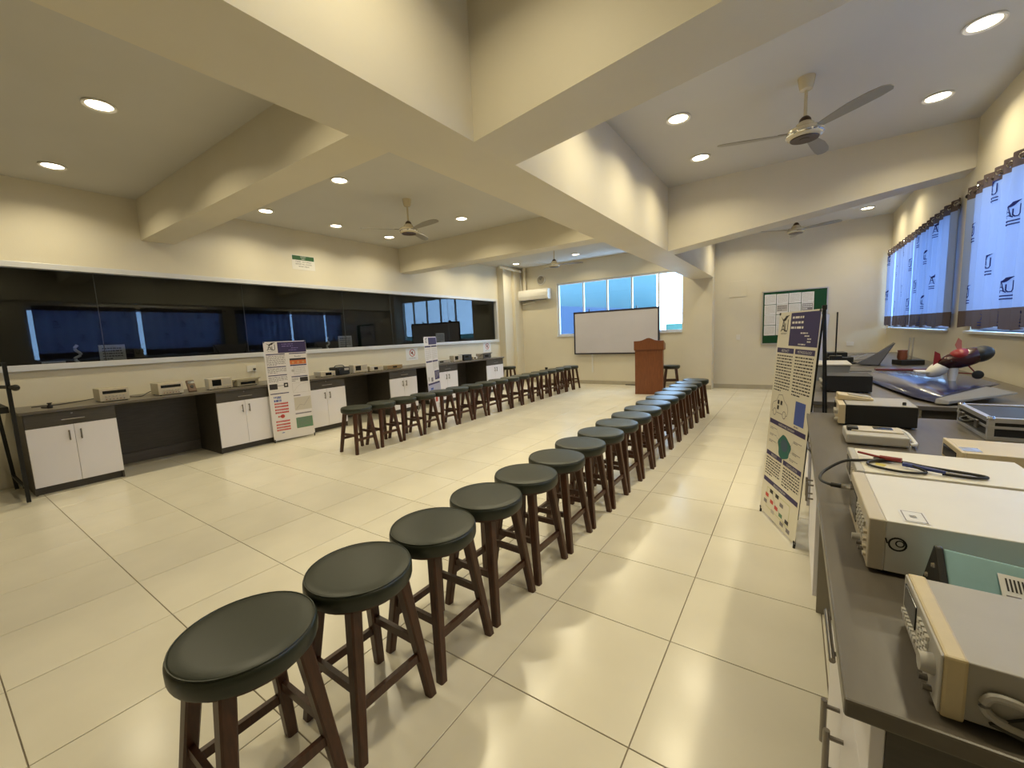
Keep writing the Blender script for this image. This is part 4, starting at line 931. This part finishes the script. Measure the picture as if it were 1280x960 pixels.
# things behind the tinted glass, standing on the ledge
LZ = 1.335
def trophy(y, lb):
    t = thing('trophy', lb, 'trophy', (XL-.25, y, LZ), PI/2, 'trophies behind the glass')
    B().box(-.06, .06, -.05, .05, 0, .03, PAPER).build('plinth', t); B().tube(smoothpath([(.0, 0, .03), (-.03, 0, .08), (.03, 0, .13), (-.02, 0, .20), (.01, 0, .25)], 5), .016, PAPER, 10).build('figure', t, smooth=True)
def frame_item(y, w_, h_, lb):
    t = thing('framed_certificate', lb, 'frame', (XL-.25, y, LZ), PI/2, 'certificates behind the glass')
    B().box(-w_/2, w_/2, -.01, .01, 0, h_, PAPER).build('mount', t); p = Print(flat_fn((-w_/2, -.011, 0), (1, 0, 0), (0, 0, 1))); p.para(.03, w_-.03, .04, h_-.03, 5, INKG); p.b.build('print', t); B().box(-.03, .03, .01, .10, 0, .02, PAPER).build('prop', t)
def card(y, w_, lb):
    B().box(XL-.25, XL-.22, y-w_/2, y+w_/2, LZ, LZ+.06, PAPER).build('name_card', label=lb, cat='card', group='cards behind the glass')
card(1.05, .2, 'small white card behind the dark glass at the near end'); trophy(1.27, 'white trophy behind the dark glass above the near cabinet'); frame_item(1.60, .26, .24, 'white framed sheet behind the dark glass above the near cabinet')
card(4.4, .34, 'small white card behind the dark glass right of the near banner'); trophy(4.72, 'white trophy behind the dark glass in the middle of the window'); frame_item(5.1, .30, .27, 'white framed sheet behind the dark glass in the middle of the window')
frame_item(7.85, .30, .27, 'white framed sheet behind the far part of the dark glass')

# black metal stand at the left edge
t = thing('metal_stand', 'black metal stand with clamp arm at the left edge, beside the near cabinet', 'stand', (0, 0, 0))
XS, YS = -6.33, .55
B().bar((-6.28, YS, 1.42), (XS, YS, .012), .03, .03, BLACKM, (0, 1, 0)).build('leg', t)
B().bar((-7.18, YS-.05, 1.42), (-7.10, YS, .012), .03, .03, BLACKM, (0, 1, 0)).build('leg', t)
B().bar((-6.28, YS-.03, 1.42), (-6.33, YS-.55, .012), .03, .03, BLACKM, (1, 0, 0)).build('leg', t)
B().bar((-7.18, YS-.08, 1.42), (-7.10, YS-.55, .012), .03, .03, BLACKM, (1, 0, 0)).build('leg', t)
for z_ in (.17, 1.405): B().bar((-7.12, YS-.01, z_), (-6.32, YS-.01, z_), .025, .025, BLACKM, (0, 1, 0)).build('cross_bar', t)
B().box(-7.14, -6.31, YS-.40, YS-.02, .93, .99, BLACKM).build('shelf', t, bevel=.003)
B().rod((-6.95, YS+.0, 1.16), (-5.98, YS+.02, 1.19), .018, BLACKM, 12).rod((-5.98, YS+.015, 1.185), (-5.84, YS+.02, 1.19), .03, BLACK, 12, .01).build('clamp_arm', t, smooth=True)
B().lathe([(.02, 0), (.03, .03), (.02, .05)], OFFW, c=(-6.55, YS-.1, .99), n=16).build('cap', t, smooth=True)

# ================================================================== CURTAINS
def curtain(label, y0, y1, z0=1.35, z1=2.74, seed=0, marks=(), band_top=.10, band_bot=.17, folds=.22, end_fin=False):
    rnd = random.Random(seed); XC = XR-.052
    def fx(y): return XC+.030*math.sin((y-y0)*2*PI/folds+.6*math.sin(y*3+seed))+.008*math.sin(y*11+seed)
    n = int((y1-y0)/.0125); t = thing('curtain', label, 'curtain', (0, 0, 0), 0, 'printed curtains on the right wall')
    def strip(name, za, zb, m, nz=2, wav=0):
        vs = []; fs = []
        for i in range(n+1):
            y = y0+(y1-y0)*i/n
            for j in range(nz+1):
                z_ = za+(zb-za)*j/nz+ (wav*math.sin(y*9+seed)*.5 if j == 0 else 0)
                k = (z_-z0)/(z1-z0); vs.append((fx(y)*.75+XC*.25+(1-k)*.0, y, z_))
        for i in range(n):
            for j in range(nz): a = i*(nz+1)+j; fs.append((a, a+1, a+nz+2, a+nz+1))
        B().add(vs, fs, m).build(name, t, smooth=True)
    strip('lower_band', z0, z0+band_bot, CURTB, 2, .03); strip('cloth', z0+band_bot, z1-band_top, CURT, 4); strip('heading_band', z1-band_top, z1+.02, CURTB, 2)
    # printed emblems following the folds, viewed from the room (u runs towards -y)
    p = Print(lambda u, v, l=0: (fx(-u)*.75+XC*.25-.004-l, -u, v))
    for (yy, zz, h) in marks:
        p = Print(lambda u, v, l=0: (fx(-u)*.75+XC*.25-.007-l, -u, v), .012); p.logo(-yy, zz, h, CURTI, 0, text=False)
        for q in (0, -.026): p.line([(-yy-h*.55, zz+q), (-yy+h*.45, zz+q)], .010, CURTI)
        p.b.build('printed_emblem', t)
    k = int((y1-y0)/folds)
    for i in range(k+1):
        yy = y0+.04+i*(y1-y0-.08)/max(k, 1)
        M_ = Matrix.Translation((XC, yy, z1-.035)) @ Matrix.Rotation(PI/2, 4, 'X')
        B().tube([M_ @ Vector((.024*math.cos(a), .024*math.sin(a), 0)) for a in [2*PI*q/14 for q in range(15)]], .004, CHROME, 6).build('eyelet', t, smooth=True)
    return t
for a, c, lb in ((2.0, 6.42, 'steel curtain rod over the nearer right-hand window'), (6.72, 10.86, 'steel curtain rod over the farther right-hand window')):
    t = thing('curtain_rod', lb, 'curtain rod', (XR-.042, 0, 2.705)); B().rod((0, a, 0), (0, c, 0), .010, STEEL, 12).build('rod', t, smooth=True)
    B().lathe([(.012, 0), (.022, .012), (.022, .03), (.010, .04)], BLACKM, n=16, M=Matrix.Translation((0, c, 0)) @ Matrix.Rotation(-PI/2, 4, 'X')).build('finial', t, smooth=True)
    for yy in (a+.15, (a+c)/2, c-.12): B().box(-.008, .042, yy-.008, yy+.008, -.008, .008, BLACKM).build('bracket', t)
def scat(y0, y1, seed, h=.2):
    out = []; yy = y1-.2; k = seed % 2; h *= .75
    while yy > y0+.1:
        for z_ in ((2.50, 1.86) if k % 2 == 0 else (2.22, 1.62)): out.append((yy, z_, h))
        yy -= .46; k += 1
    for q in range(int((y1-y0)/.45)): out.append((y0+.2+.45*q, 1.40, .09))
    return out
curtain('printed white curtain with brown hem on the nearer right-hand window, left end', 4.18, 6.32, seed=3, marks=scat(4.2, 6.32, 1))
curtain('printed white curtain of the nearer right-hand window, beyond the right picture edge', 2.02, 4.08, seed=5, marks=scat(2.0, 4.0, 2))
curtain('printed white curtain with brown hem on the farther window, right half', 6.72, 8.62, seed=8, marks=scat(7.0, 8.62, 4))
curtain('printed white curtain with brown hem on the farther window, middle part', 8.70, 10.05, seed=11, marks=scat(8.7, 10.0, 5))
curtain('narrow printed curtain strip at the far end of the farther window', 10.10, 10.84, seed=13, marks=scat(10.1, 10.84, 6))
